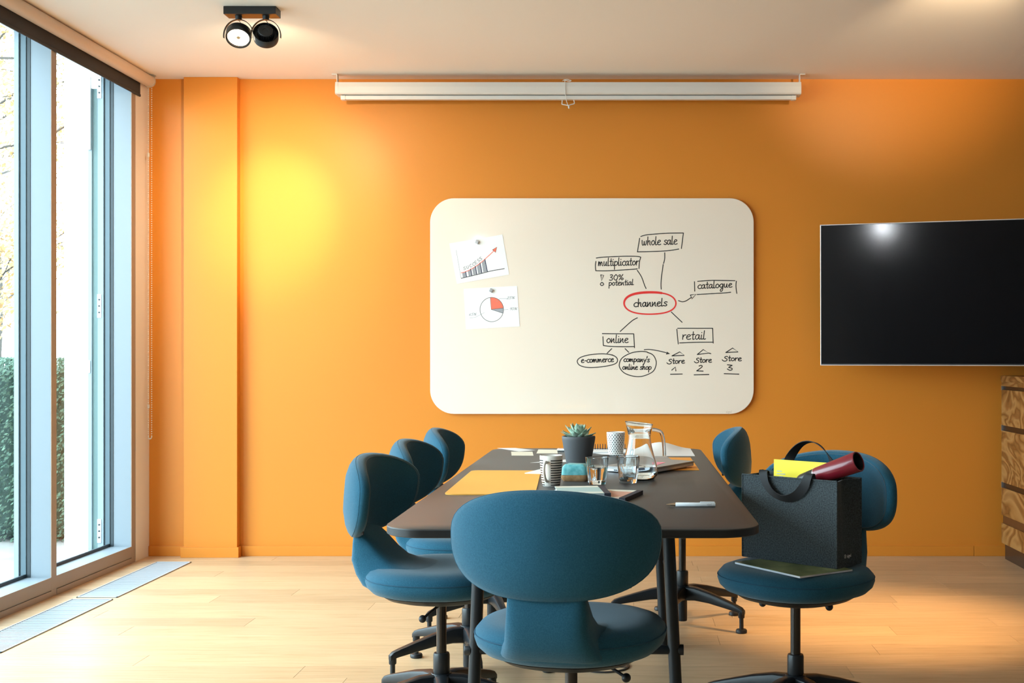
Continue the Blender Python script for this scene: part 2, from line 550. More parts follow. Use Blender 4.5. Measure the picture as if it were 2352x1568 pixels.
# ------------------------------------------------------------------ outside
struct('ground_terrace', MB().box(-30, -2.96, -6, 40, -.35, -.12), mottle(mat('pale_paving', (.1, .1, .09), .9), (.12, .115, .105), (.17, .165, .16), 3, 5))
def leaves(n, sampler, size, rnd):
    mb = MB(); vs = []; fs = []
    for i in range(n):
        p = Vector(sampler()); s = size * rnd.uniform(.6, 1.3)
        a = Vector((rnd.gauss(0, 1), rnd.gauss(0, 1), rnd.gauss(0, 1))).normalized()
        b = a.orthogonal().normalized()
        c = a.cross(b)
        k = len(vs)
        vs += [p - b * s, p + c * s * .5, p + b * s, p - c * s * .5]
        fs.append((k, k + 1, k + 2, k + 3))
    mb.v = vs; mb.f = fs
    return mb
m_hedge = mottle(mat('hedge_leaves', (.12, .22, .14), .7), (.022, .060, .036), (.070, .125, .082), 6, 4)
m_autumn = mottle(mat('autumn_leaves', (.7, .45, .12), .7), (.36, .21, .07), (.52, .38, .20), 3, 3)
m_bark = mat('bark', (.05, .04, .032), .9)
rnd = random.Random(3)
hd = thing('hedge', 'clipped green hedge outside the window below the trees', 'hedge', (-6.2, 8.8, -.12))
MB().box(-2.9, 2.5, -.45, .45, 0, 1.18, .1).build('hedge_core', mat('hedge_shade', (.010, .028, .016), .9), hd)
def hs():
    f = rnd.random()
    if f < .6:
        return (rnd.uniform(-1.6, 2.6), -.5 + rnd.uniform(-.06, .08), rnd.uniform(0, 1.23))
    return (rnd.uniform(-2.95, 2.6), rnd.uniform(-.5, .5), 1.2 + rnd.uniform(-.05, .05))
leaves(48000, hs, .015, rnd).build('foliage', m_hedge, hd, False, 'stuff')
gw = MB().box(-9.5, -4.93, 10.3, 10.5, -.12, 1.122, .01).build('garden_wall', m_facade)
tag(gw, 'low white garden wall showing above the hedge', 'wall')
def tree(label, x, y, h, crown, seed, nl):
    r = random.Random(seed)
    t = thing('autumn_tree', label, 'tree', (x, y, -.12), 0, None)
    tb = MB(); tips = []
    tb.tube(smoothpts([(0, 0, 0), (.1, .05, h * .3), (-.05, 0, h * .6), (.05, .05, h)], 5), [.075 - .06 * i / 15 for i in range(16)], 8)
    br = MB()
    for k in range(26):
        z0 = h * r.uniform(.22, .95); a = r.uniform(0, 2 * PI); ln = crown * r.uniform(.6, 1.1)
        p = [Vector((0, 0, z0))]
        for q in range(5):
            a += r.uniform(-.35, .35)
            p.append(p[-1] + Vector((math.cos(a) * ln / 5, math.sin(a) * ln / 5, ln * r.uniform(.03, .16))))
        br.tube(p, [.020, .016, .012, .009, .006, .003], 5)
        tips += p[1:]
        for q in range(3):
            b0 = r.choice(p[1:]); aa = r.uniform(0, 2 * PI)
            pp = [b0]
            for u in range(3):
                aa += r.uniform(-.4, .4)
                pp.append(pp[-1] + Vector((math.cos(aa) * .2, math.sin(aa) * .2, r.uniform(-.05, .16))))
            br.tube(pp, [.008, .006, .004, .002], 4)
            tips += pp
    tb.build('trunk', m_bark, t); br.build('branches', m_bark, t, kind='stuff')
    def smp():
        c = r.choice(tips)
        return (c.x + r.gauss(0, .16), c.y + r.gauss(0, .16), c.z + r.gauss(0, .14))
    leaves(nl, smp, .034, r).build('foliage', m_autumn, t, False, 'stuff')
tree('yellow autumn tree outside, seen through the left window pane', -7.35, 13.2, 6.2, 2.3, 5, 22000)
tree('yellow autumn tree farther off, in the narrow gap of the right window pane', -9.7, 18.6, 7.5, 2.6, 9, 15000)

# ------------------------------------------------------------------ roller blind
rb = thing('roller_blind', 'dark roller blind on a pale tube along the top of the window wall', 'blind', (-2.698, 6.86, 0))
MB().tube([(0, .015, 2.695), (0, -9.6, 2.695)], .033, 24).build('roller_tube', m_tube, rb)
MB().box(-.0335, -.0325, -9.58, -.02, 2.605, 2.70).build('fabric', m_blind, rb, False)
MB().box(-.037, -.029, -9.58, -.02, 2.598, 2.612, .002).build('bottom_bar', m_blind, rb)
MB().box(-.03, .034, .018, .022, 2.672, CEIL - .0002, .001).box(-.03, .034, .0, .04, CEIL - .006, CEIL - .0002, .001).build('bracket', m_steel, rb)
MB().tube([(0, .012, 2.695), (0, .03, 2.695)], .036, 20).build('chain_wheel', m_tube, rb)
bc = MB()
ico = bmesh.new(); bmesh.ops.create_icosphere(ico, subdivisions=1, radius=.0036)
iv = [v.co.copy() for v in ico.verts]; ico.verts.index_update(); fi = [[q.index for q in f.verts] for f in ico.faces]; ico.free()
pts = []
z = 2.68
while z > .69:
    pts += [(-.008, .034, z), (.010, .034, z)]; z -= .0125
for a in range(0, 181, 30):
    pts.append((.001 + .009 * math.cos(R(a)), .034, .688 - .012 * math.sin(R(a))))
for p in pts:
    bc.add([v + Vector(p) for v in iv], fi)
bc.build('bead_chain', m_screenwhite, rb, kind='stuff')
MB().lathe([(.002, -.012), (.0065, -.01), (.0065, .01), (.002, .012)], 10, (-.008, .034, 2.28)).build('chain_stop', m_screenwhite, rb)
MB().lathe([(.002, -.012), (.0065, -.01), (.0065, .01), (.002, .012)], 10, (-.008, .034, .86)).build('chain_stop', m_screenwhite, rb)

# ------------------------------------------------------------------ floor convector grilles
def grille(y0, y1, label):
    g = thing('floor_grille', label, 'grille', (-2.512, y1, 0), 0, 'convector grilles beside the window')
    ln = y1 - y0; hw2 = .0965
    MB().box(-hw2, hw2, -ln, 0, .0003, .0012).build('pit_shade', m_grilleDark, g, False)  # thin dark sheet stands for the shaded depth under the slats
    f = MB()
    f.box(-hw2, -hw2 + .006, -ln, 0, .0012, .005, .0006).box(hw2 - .006, hw2, -ln, 0, .0012, .005, .0006)
    f.box(-hw2, hw2, -ln, -ln + .012, .0012, .005, .0006).box(-hw2, hw2, -.012, 0, .0012, .005, .0006)
    f.build('frame', m_grille, g)
    s = MB(); yy = -.022
    while yy > -ln + .016:
        s.box(-hw2 + .006, hw2 - .006, yy - .0105, yy, .0012, .0030)
        yy -= .0205
    s.build('slats', m_grille, g, False, 'stuff')
grille(5.775, 6.76, 'slatted metal floor grille by the window, the one nearer the orange wall')
grille(4.70, 5.73, 'slatted metal floor grille by the window, the one nearer the camera')

# ------------------------------------------------------------------ ceiling spot fixtures
m_bulb = mat('lit_bulb', (1, .9, .75), .4, emit=(1.0, .86, .66), estr=9.0)
m_reflector = mat('reflector', (.9, .75, .6), .15, metal=1.0)
m_bulb_cool = mat('lit_cool_bulb', (1, .9, .75), .4, emit=(.88, .94, 1.0), estr=330.0)
def fixture(loc, label, aims, lit, rz=0, drop=0.0, bulb=None):
    """aims: direction of each of the two heads (world); lit: (power, spot angle, blend) or None"""
    fx = thing('twin_spotlight', label, 'ceiling light', loc, rz)
    if drop:
        MB().tube([(0, 0, -.0005), (0, 0, -drop)], .02, 16).build('drop_rod', m_black, fx)
        fx.location.z -= drop
        fx.children[0].location.z = drop
    MB().box(-.119, .119, -.04, .04, -.036, -.0005, .002).build('housing', m_black, fx)
    for i, dx in enumerate((-.062, .062)):
        MB().lathe([(.016, -.036), (.014, -.05), (.012, -.053)], 16, (dx, 0, 0)).build('swivel', m_black, fx)
        c = Vector((dx, 0, -.125))
        hp = [c + Vector((.068 * math.cos(a), 0, .074 * math.sin(a))) for a in [R(-8 + 196 * q / 24) for q in range(25)]]
        MB().ribbon3(hp, [(p - c) for p in hp], .012, .003).build('yoke', m_black, fx)
        d = Vector(aims[i]).normalized()
        q = Vector((0, 0, -1)).rotation_difference(d).to_matrix().to_4x4()
        M = Matrix.Translation(c) @ q
        # cup: opening towards -z (the aim), heat sink behind
        cup = MB().lathe([(.049, -.018), (.055, -.020), (.0565, -.012), (.0565, .022), (.055, .025), (.053, .023), (.0515, -.008), (.049, -.018)], 40, cap=False, M=M)
        hd_ = cup.build('lamp_head', m_black, fx)
        MB().lathe([(.052, .004), (.034, .006), (.033, .036), (.030, .039), (.012, .039), (.010, .036), (.0005, .036)], 32, cap=False, M=M).build('drum', m_blackplastic, hd_)
        fin = MB()
        for k in range(28):
            Mf = M @ Matrix.Rotation(2 * PI * k / 28, 4, 'Z')
            fin.box(.0325, .0385, -.001, .001, .0055, .034, M=Mf)
        fin.build('heat_sink', m_darkmetal, hd_)
        MB().lathe([(.0005, .006), (.02, .006), (.036, .000), (.048, -.012)], 32, cap=False, M=M).build('reflector', m_reflector, hd_)
        if lit[i]:
            MB().lathe([(.0005, -.0125), (.046, -.0125), (.046, -.011), (.0005, -.011)], 32, cap=False, M=M).build('bulb', bulb or m_bulb, hd_)
            MB().lathe([(.0005, -.0155), (.008, -.0150), (.009, -.0130)], 16, M=M).box(-.034, .034, -.0013, .0013, -.0155, -.0132, M=M).build('bulb_cap', m_gold, hd_)
            power, ang, bl, col = lit[i][:4]
            spill = lit[i][4:]
            s = bpy.data.lights.new('spot_beam', 'SPOT')
            s.energy = power; s.spot_size = R(ang); s.spot_blend = bl; s.color = col; s.shadow_soft_size = .04
            so = bpy.data.objects.new('spot_beam', s); COL.objects.link(so)
            so.parent = hd_
            so.matrix_local = Matrix.Translation(c + d * .04) @ q
            for pw_, sz_ in spill:                       # the same lamp's wide, soft spill around its beam
                s2 = s.copy(); s2.energy = pw_; s2.spot_size = R(sz_); s2.spot_blend = 1.0
                o2 = bpy.data.objects.new('spot_spill', s2); COL.objects.link(o2)
                o2.parent = hd_; o2.matrix_local = Matrix.Translation(c + d * .04) @ q
        MB().tube(smoothpts([(dx, 0, -.053), (dx + .012, -.006, -.07), (dx + .022, .0, -.085), (dx + .012, .004, -.10)], 5), .0014, 6).build('cable', m_tan if i == 0 else m_black, fx)
    return fx
fixture((-1.709, 5.56, CEIL), 'black twin spotlight on the ceiling above the left of the room', [(.10, -.62, -.80), (-.385, 1.42, -.665)],
        [(SPOT_DOWN, 70, .9, WARM), (SPOT_WALL, 66, 1.0, WARM, (120, 34), (28, 125))])
fixture((1.42, 4.6, CEIL), 'black twin spotlight on the ceiling above the television side', [(-.10, .25, -1), (.02, 1.0, .19)],
        [(SPOT_RIGHT_FLOOR, 40, 1.0, (1.0, .62, .28)), (SPOT_RIGHT_WALL, 50, 1.0, WARM)])
fixture((-1.793, -1.355, CEIL), 'black twin spotlight on the ceiling behind the viewer', [(3.255, 8.0, -.70), (-.3, -.8, -1.2)],
        [(SPOT_BACK, 60, 1.0, COOLW), None], drop=.10, bulb=m_bulb_cool)

# ------------------------------------------------------------------ projection screen
ps = thing('projection_screen', 'white pull-down projection screen case hung under the ceiling along the orange wall', 'screen', (-.33, 6.87, -.010))
xa, xb = -1.304, 1.306
case = MB(); sec = [(-.046, 2.628), (-.046, 2.662), (-.040, 2.688), (.046, 2.688), (.046, 2.622), (-.040, 2.622)]
case.loft([[(x, yy, zz) for yy, zz in sec] for x in (xa + .016, xb - .016)])
case.build('case', m_screenwhite, ps, False)
for x0, x1 in ((xa, xa + .016), (xb - .016, xb)):
    c = MB(); c.loft([[(x, yy * 1.03, (zz - 2.655) * 1.03 + 2.655) for yy, zz in sec] for x in (x0, x1)])
    c.build('end_cap', m_screenwhite, ps, False)
for x, s in ((xa + .004, -1), (xb - .004, 1)):
    MB().box(x - .002, x + .002, -.02, .02, 2.688, CEIL + .0055, .0008).box(min(x, x + s * .03), max(x, x + s * .03), -.02, .02, CEIL + .0050, CEIL + .0095, .0008).build('bracket', m_screenwhite, ps)
MB().box(xa + .028, xb - .028, -.008, .010, 2.6185, 2.622).build('screen_cloth', m_black, ps, False)
MB().box(xa + .05, xb - .05, -.016, .016, 2.597, 2.6185, .002).build('bottom_bar', m_screenwhite, ps)
for x0 in (xa + .024, xb - .05):
    MB().box(x0, x0 + .026, -.018, .018, 2.595, 2.6187, .002).build('bar_end', m_screenwhite, ps)
MB().tube(smoothpts([(-.034, 0, 2.597), (-.036, -.004, 2.578), (-.034, -.006, 2.571), (-.010, -.008, 2.566), (0, -.008, 2.563), (.012, -.008, 2.568), (.032, -.006, 2.574), (.034, -.004, 2.582), (.030, 0, 2.597)], 5), .0028, 8).build('pull_handle', m_screenwhite, ps)
MB().tube(smoothpts([(-.03, -.05, 2.693), (-.018, -.049, 2.699), (-.005, -.049, 2.701), (.006, -.049, 2.698), (.018, -.05, 2.694), (.008, -.05, 2.691), (-.012, -.049, 2.695), (-.022, -.048, 2.70), (-.017, -.05, 2.691), (-.016, -.05, 2.66), (-.014, -.049, 2.62), (-.008, -.026, 2.58), (.002, -.018, 2.558)], 5), .0022, 6).build('cord', m_screenwhite, ps)
MB().lathe([(.002, -.008), (.005, -.005), (.005, .006), (.002, .009)], 10, (.004, -.018, 2.552)).build('cord_knot', m_screenwhite, ps)

# ------------------------------------------------------------------ whiteboard with writing
BY = WALL - .022                                  # face of the glass board
def b3(px, py, off=.0004):
    return ((px - HX) * BY / F, BY - off, CH - (py - HY) * BY / F)
bx0, _, bz1 = b3(988, 455); bx1, _, bz0 = b3(1731.5, 950.5)
wb = thing('glass_whiteboard', 'cream glass whiteboard with rounded corners and a hand-drawn channels diagram on the orange wall', 'whiteboard', ((bx0 + bx1) / 2, WALL, (bz0 + bz1) / 2))
W0 = Matrix.Translation(-wb.location)
ol = rrect(bx0, bx1, bz0, bz1, .137, 12)
MB().loft([[(x, yy, z) for x, z in o2] for yy, o2 in ((BY, rrect(bx0 + .002, bx1 - .002, bz0 + .002, bz1 - .002, .135, 12)), (BY + .002, ol), (BY + .008, ol))]).build('glass_panel', m_board, wb, True, M=W0)
MB().loft([[(x, yy, z) for x, z in rrect(bx0 + .03, bx1 - .03, bz0 + .03, bz1 - .03, .12, 8)] for yy in (BY + .008, WALL - .0005)]).build('backing', m_boardedge, wb, True, M=W0)

def circ(cx, cy, rx, ry, n=14, a0=0):
    return [(cx + rx * math.cos(a0 + 2 * PI * k / n), cy + ry * math.sin(a0 + 2 * PI * k / n)) for k in range(n + 1)]
G = {
 'a': (1.0, [[(.72, .85), (.42, 1), (.1, .7), (.08, .28), (.3, 0), (.58, .22), (.72, .95)], [(.72, .95), (.70, .3), (.85, 0), (1, .12)]]),
 'c': (.85, [[(.8, .88), (.5, 1), (.12, .65), (.12, .25), (.42, 0), (.82, .08)]]),
 'e': (.9, [[(.1, .45), (.45, .58), (.72, .8), (.58, 1), (.3, .95), (.06, .5), (.2, .08), (.52, 0), (.85, .12)]]),
 'g': (1.0, [[(.75, .85), (.45, 1), (.1, .7), (.1, .3), (.4, .08), (.7, .4), (.78, .95)], [(.78, .95), (.78, 0), (.66, -.8), (.36, -1.0), (.22, -.65), (.62, -.1)]]),
 'h': (.95, [[(.1, 1.85), (.13, 0)], [(.13, .45), (.38, .95), (.62, .85), (.62, .2), (.82, 0)]]),
 'i': (.45, [[(.12, .95), (.12, .15), (.28, 0), (.4, .12)], [(.12, 1.42), (.15, 1.46)]]),
 'l': (.5, [[(.12, 1.85), (.10, .2), (.25, 0), (.45, .1)]]),
 'm': (1.35, [[(.08, 1), (.1, .02)], [(.1, .15), (.36, .95), (.5, .6), (.5, .02)], [(.5, .15), (.8, .95), (.98, .6), (1.0, .12), (1.2, .02)]]),
 'n': (1.0, [[(.08, 1), (.10, .5), (.12, .02)], [(.12, .02), (.30, .42), (.60, .97), (.66, .5), (.68, .12), (.9, .02)]]),
 'o': (.9, [[(.45, 1), (.12, .75), (.08, .3), (.4, 0), (.75, .3), (.72, .75), (.45, 1), (.38, .96)]]),
 'p': (.95, [[(.1, 1), (.12, -.9)], [(.1, .72), (.42, 1), (.78, .75), (.72, .28), (.4, .02), (.12, .22)]]),
 'r': (.72, [[(.1, 1), (.12, 0)], [(.12, .45), (.36, .92), (.66, .95)]]),
 's': (.8, [[(.75, .9), (.45, 1), (.17, .8), (.32, .58), (.6, .42), (.68, .15), (.38, 0), (.04, .14)]]),
 'S': (1.25, [[(1.1, 1.4), (.75, 1.5), (.4, 1.2), (.6, .85), (.98, .6), (1.0, .15), (.6, -.1), (.2, .0), (-.1, .35)]]),
 't': (.68, [[(.3, 1.65), (.3, .15), (.42, 0), (.6, .08)], [(.02, 1.0), (.6, 1.06)]]),
 'u': (1.0, [[(.08, 1), (.1, .3), (.25, .03), (.5, .2), (.66, .95)], [(.66, .95), (.66, .15), (.88, .02)]]),
 'w': (1.25, [[(.05, 1.1), (.12, .25), (.3, 0), (.5, .25), (.54, .85)], [(.54, .85), (.6, .25), (.8, 0), (1.02, .3), (1.08, 1.0)]]),
 'y': (.9, [[(.1, 1), (.16, .5), (.42, .35), (.65, .55)], [(.82, 1.0), (.2, -.85)]]),
 "'": (.25, [[(.16, 1.9), (.08, 1.35)]]),
 '-': (.7, [[(.15, .55), (.55, .58)]]),
 ' ': (.6, []),
 '0': (1.0, [[(.5, 1.6), (.12, 1.1), (.1, .5), (.45, 0), (.85, .5), (.82, 1.15), (.5, 1.6), (.45, 1.58)]]),
 '1': (.7, [[(.05, .9), (.5, 1.6), (.45, 0)]]),
 '2': (.95, [[(.15, 1.3), (.45, 1.6), (.75, 1.25), (.4, .6), (.05, .02)], [(.05, .02), (.85, .02)]]),
 '3': (.95, [[(.2, 1.5), (.55, 1.6), (.72, 1.25), (.3, .85), (.72, .6), (.72, .2), (.4, 0), (.08, .12)]]),
 '5': (.95, [[(.8, 1.6), (.25, 1.58), (.2, .95), (.6, 1.0), (.75, .5), (.45, 0), (.05, .1)]]),
 '6': (.95, [[(.65, 1.6), (.25, 1.1), (.1, .5), (.35, 0), (.7, .25), (.6, .7), (.2, .6)]]),
 '%': (1.2, [circ(.3, 1.25, .2, .25, 8), [(1.0, 1.6), (.25, 0)], circ(.9, .3, .22, .26, 8)]),
 'U': (1.0, [[(.1, 1.6), (.12, .4), (.4, 0), (.75, .4), (.8, 1.6)]]),
 'C': (1.0, [[(.9, 1.4), (.55, 1.6), (.12, 1.0), (.15, .35), (.5, 0), (.95, .2)]]),
 'E': (.95, [[(.8, 1.55), (.15, 1.5), (.15, .05), (.85, .08)], [(.15, .8), (.7, .85)]]),
}
def word(mb, txt, x0, y0, x1, y1, xh, w, to3d, slant=.08):
    adv = sum(G[c][0] for c in txt)
    d = Vector((x1 - x0, y1 - y0)); ln = d.length; ux = d / ln; uy = Vector((ux.y, -ux.x))
    sx = ln / adv; pen = 0
    for c in txt:
        a, st = G[c]
        for s in st:
            pts = []
            for (gx, gy) in s:
                q = Vector((x0, y0)) + ux * ((pen + gx + slant * gy) * sx) + uy * (gy * xh)
                pts.append((q.x, q.y))
            stroke2d(mb, pts, w, to3d, k=4, flush=False)
        pen += a
    if isinstance(mb, Pieces): mb.flush('written_word')
def zf(sc_, ox, oy):
    return lambda *pts: [(ox + x / sc_, oy + y_ / sc_) for x, y_ in pts]
class Pieces:
    """every word, line and figure drawn becomes a part of its own"""
    def __init__(s, name, m, parent, W): s.a = (name, m, parent, W); s.mb = MB()
    def add(s, vs, fs): s.mb.add(vs, fs)
    def flush(s, name=None):
        if s.mb.v:
            n, m, p, W = s.a; s.mb.build(name or n, m, p, False, M=W); s.mb = MB()
ink = Pieces('drawn_line', m_ink, wb, W0); IW = 2.1
z1 = zf(9.8, 1360, 520)
word(ink, 'whole sale', 1473.8, 563.2, 1556, 560.6, 10.3, IW, b3)
word(ink, 'multiplicator', 1373.5, 610.5, 1467, 608.5, 9.6, IW, b3)
word(ink, '30%', 1398.8, 643.6, 1432, 642.5, 7.9, IW * .95, b3)
word(ink, 'potential', 1398, 655.6, 1455.5, 653.8, 7.0, IW * .9, b3)
for s, sm, cl in (
    (z1((1095, 225), (1250, 185), (1700, 152), (2050, 146)), 1, 0), (z1((2055, 146), (2010, 495)), 0, 0),
    (z1((1070, 265), (1020, 570)), 0, 0), (z1((1020, 570), (1300, 565), (1700, 545), (1950, 508)), 1, 0),
    (z1((95, 710), (250, 690), (700, 670), (1000, 672), (1095, 690)), 1, 0), (z1((1095, 690), (1065, 800), (1055, 945)), 1, 0),
    (z1((85, 785), (75, 880), (82, 995)), 1, 0), (z1((82, 995), (400, 995), (950, 960), (1015, 950)), 1, 0),
    (z1((1015, 985), (1110, 1130), (1180, 1320), (1215, 1395)), 1, 0),
    (z1((1635, 590), (1633, 730), (1608, 830)), 1, 0), (z1((1600, 855), (1560, 1150), (1550, 1300), (1555, 1410)), 1, 0),
    (z1((195, 1090), (260, 1097), (215, 1220)), 0, 1), (z1((222, 1258), (185, 1300), (220, 1330), (260, 1300)), 1, 1)):
    stroke2d(ink, s, IW, b3, bool(sm), bool(cl))
z2 = zf(7.84, 1420, 620)
word(ink, 'channels', 1455, 704.4, 1532.5, 702.2, 9.6, IW * 1.1, b3)
word(ink, 'catalogue', 1602, 662.8, 1682, 659.3, 8.6, IW, b3)
word(ink, 'retail', 1566.5, 779.2, 1621, 778.8, 10.6, IW, b3)
for s, sm, cl in (
    (z2((1085, 550), (1150, 570), (1220, 555), (1320, 490)), 1, 0), (z2((1300, 450), (1400, 435), (1325, 520)), 0, 1),
    (z2((1430, 203), (1700, 186), (2100, 192)), 1, 0), (z2((1373, 210), (1378, 380)), 0, 0), (z2((2127, 200), (2120, 290), (2135, 420)), 1, 0),
    (z2((1420, 440), (1900, 412), (2025, 400)), 1, 0), (z2((955, 755), (1150, 940)), 0, 0), (z2((345, 860), (240, 920), (35, 1105)), 1, 0),
    (z2((1070, 1048), (1700, 1048)), 0, 0), (z2((1700, 1048), (1710, 1315)), 0, 0), (z2((1055, 1065), (1080, 1330)), 0, 0), (z2((1105, 1312), (1400, 1300), (1700, 1298)), 1, 0)):
    stroke2d(ink, s, IW, b3, bool(sm), bool(cl))
z3 = zf(10.69, 1310, 750)
word(ink, 'online', 1393, 787, 1443.5, 786.5, 9.8, IW, b3)
word(ink, 'e-commerce', 1334.5, 832.6, 1410, 830.4, 7.2, IW, b3)
word(ink, "company's", 1432, 830.2, 1492, 831.2, 6.8, IW, b3)
word(ink, 'online shop', 1429.5, 848.2, 1496.5, 848.4, 6.8, IW, b3)
for s, sm, cl in (
    (z3((785, 170), (1000, 174), (1555, 176)), 0, 0), (z3((1555, 176), (1576, 515)), 0, 0), (z3((800, 245), (812, 462)), 0, 0), (z3((812, 462), (1000, 485), (1300, 492), (1560, 488)), 1, 0),
    (z3((1015, 540), (905, 650)), 0, 0), (z3((1345, 540), (1435, 630)), 0, 0),
    (z3((1040, 700), (900, 672), (700, 668), (450, 695), (250, 755), (170, 840), (220, 940), (380, 995), (600, 1000), (900, 965), (1100, 910), (1160, 830), (1120, 745), (1020, 690)), 1, 0),
    (z3((1910, 640), (1860, 615), (1700, 608), (1480, 650), (1270, 770), (1200, 930), (1240, 1050), (1350, 1150), (1550, 1215), (1750, 1220), (1950, 1150), (2060, 1060), (2110, 900), (2080, 770), (2010, 680), (1890, 628)), 1, 0),
    (z3((1815, 565), (1950, 560), (2150, 590), (2350, 638)), 1, 0)):
    stroke2d(ink, s, IW, b3, bool(sm), bool(cl))
z4 = zf(10.226, 1500, 740)
poly2d(ink, z4((325, 688), (402, 740), (300, 756)), b3)
word(ink, 'Store', 1532.5, 835.2, 1573, 833.8, 6.8, IW, b3)
word(ink, 'Store', 1595.5, 832.4, 1635, 831.8, 6.8, IW, b3)
word(ink, 'Store', 1659.5, 828.4, 1703.5, 828.4, 6.8, IW, b3)
for s, sm, cl in (
    (z4((445, 787), (625, 695), (735, 775)), 0, 1), (z4((1040, 755), (1178, 640), (1310, 722)), 0, 1), (z4((1310, 722), (1355, 735)), 0, 0), (z4((1710, 708), (1868, 605), (2000, 695)), 0, 1),
    (z4((440, 1122), (525, 1050), (535, 1140)), 0, 0), (z4((1080, 1025), (1130, 1012), (1150, 1045), (1025, 1140)), 1, 0), (z4((1025, 1140), (1175, 1145)), 0, 0),
    (z4((1745, 995), (1855, 1010)), 0, 0), (z4((1855, 1010), (1775, 1058)), 0, 0), (z4((1775, 1058), (1850, 1080), (1850, 1112), (1800, 1125), (1745, 1095)), 1, 0),
    (z4((410, 1220), (685, 1213)), 0, 0), (z4((965, 1233), (1310, 1225)), 0, 0), (z4((1670, 1205), (2015, 1217)), 0, 0)):
    stroke2d(ink, s, IW * 1.05, b3, bool(sm), bool(cl))
red = MB()
ell = circ(1420 + 572 / 7.84, 620 + 597 / 7.84, 466 / 7.84, 206 / 7.84, 40, R(-62))
ell = [(x, y_ - 1.2 * math.sin(3 * k / 40 * 2 * PI)) for k, (x, y_) in enumerate(ell)]
stroke2d(red, ell, lambda t: 3.6 + 2.0 * max(0, math.sin((t * 2 - 1.25) * PI)) if t > .6 else 3.3, lambda u, v: b3(u, v, .0006), caps=False)
red.build('red_ellipse', m_red, wb, False, M=W0)
text_mesh('sigel', .02, m_smallprint, wb, W0 @ Matrix.Translation(b3(1674, 945.5)) @ Matrix.Rotation(PI / 2, 4, 'X'), 'brand_mark')

# two sheets held on the board by magnets
z5 = zf(6.532, 1020, 530)
def sheet(name, label, cs, cat='paper'):
    t = thing(name, label, cat, b3(*z5(((cs[0][0] + cs[2][0]) / 2, (cs[0][1] + cs[2][1]) / 2))[0], 0), 0, 'sheets on the whiteboard')
    W = Matrix.Translation(-t.location)
    q = z5(*cs)
    mb = MB().loft([[b3(*p, .0009) for p in q], [b3(*p, .0014) for p in q]])
    mb.build('paper', m_paper, t, False, M=W)
    return t, W
PO = lambda u, v: b3(u, v, .0017)
PO2 = lambda u, v: b3(u, v, .0019)
t, W = sheet('chart_sheet', 'white sheet with a hand-drawn bar chart and rising red arrow on the whiteboard', [(80, 190), (875, 55), (978, 655), (195, 795)])
pa = Pieces('pencil_line', m_pencil, t, W); pb = Pieces('ink_line', m_ink, t, W); pc = Pieces('chart_bar', m_hatch, t, W); pd = Pieces('bar_edge', m_navy, t, W); pe = Pieces('red_arrow', m_coral, t, W); ph = MB()
stroke2d(pa, z5((182, 290), (255, 710)), .7, PO, False)
stroke2d(pb, z5((258, 712), (500, 655), (700, 603), (905, 567)), 1.5, PO)
bars = [((272, 628), (325, 612), (338, 688), (285, 700)), ((355, 598), (400, 572), (418, 668), (372, 680)), ((420, 560), (470, 532), (492, 650), (440, 662)), ((492, 515), (540, 482), (568, 630), (512, 645)), ((565, 465), (612, 428), (650, 608), (590, 622))]
for b in bars:
    poly2d(pc, z5(*b), PO)
    stroke2d(pd, z5(b[1], b[2]), 1.6, PO2, False)
    for k in range(5):
        f0 = k / 5 + .08
        a = (b[0][0] + (b[3][0] - b[0][0]) * f0, b[0][1] + (b[3][1] - b[0][1]) * f0 + 12)
        c = (b[1][0] + (b[2][0] - b[1][0]) * f0, b[1][1] + (b[2][1] - b[1][1]) * f0 - 5)
        stroke2d(ph, z5(a, c), .5, PO2, False)
stroke2d(pe, z5((255, 632), (360, 598), (470, 535), (560, 470), (640, 400), (750, 298)), 1.5, PO2)
poly2d(pe, z5((728, 285), (793, 242), (772, 325)), PO)
stroke2d(pb, z5((728, 285), (793, 242), (772, 325)), .9, PO2, False, True)
for ch, (x, y_, an) in zip('SUCCESS', ((300, 590, 18), (350, 572, 22), (400, 552, 26), (445, 530, 30), (480, 505, 34), (520, 475, 38), (555, 448, 40))):
    p0 = z5((x - 8, y_))[0]; p1 = z5((x - 8 + 40 * math.cos(R(an)), y_ - 40 * math.sin(R(an))))[0]
    word(pb, {'S': 's'}.get(ch, ch), p0[0], p0[1], p1[0], p1[1], 6.6 if ch == 'S' else 4.3, .75, PO2)
ph.build('hatching', m_pencil, t, False, 'stuff', M=W)
t, W = sheet('chart_sheet', 'white sheet with a hand-drawn pie chart on the whiteboard', [(295, 870), (1095, 825), (1135, 1432), (330, 1478)])
pa = Pieces('pencil_line', m_pencil, t, W); pb = Pieces('ink_line', m_ink, t, W); pc = Pieces('grey_wedge', m_hatch, t, W); pe = Pieces('red_wedge', m_coral, t, W)
cx, cy, rr = 716, 1180, 176
stroke2d(pb, z5(*circ(cx, cy, rr, 182, 24, -PI / 2)), .95, PO2)
def wedge(a0, a1, n=10):
    return [(707, 1178)] + [(cx + rr * math.cos(a), cy + 182 * math.sin(a)) for a in [a0 + (a1 - a0) * k / n for k in range(n + 1)]]
poly2d(pe, z5(*wedge(R(-98), R(-8))), PO); poly2d(pc, z5(*wedge(R(-8), R(18))), PO)
stroke2d(pb, z5((694, 1002), (708, 1178), (888, 1158)), .8, PO2, False); stroke2d(pb, z5((708, 1178), (884, 1235)), .9, PO2, False)
for s in (((790, 1062), (836, 1016), (935, 1016)), ((870, 1186), (962, 1178)), ((605, 1226), (465, 1298), (385, 1305))):
    stroke2d(pa, z5(*s), .6, PO2, False)
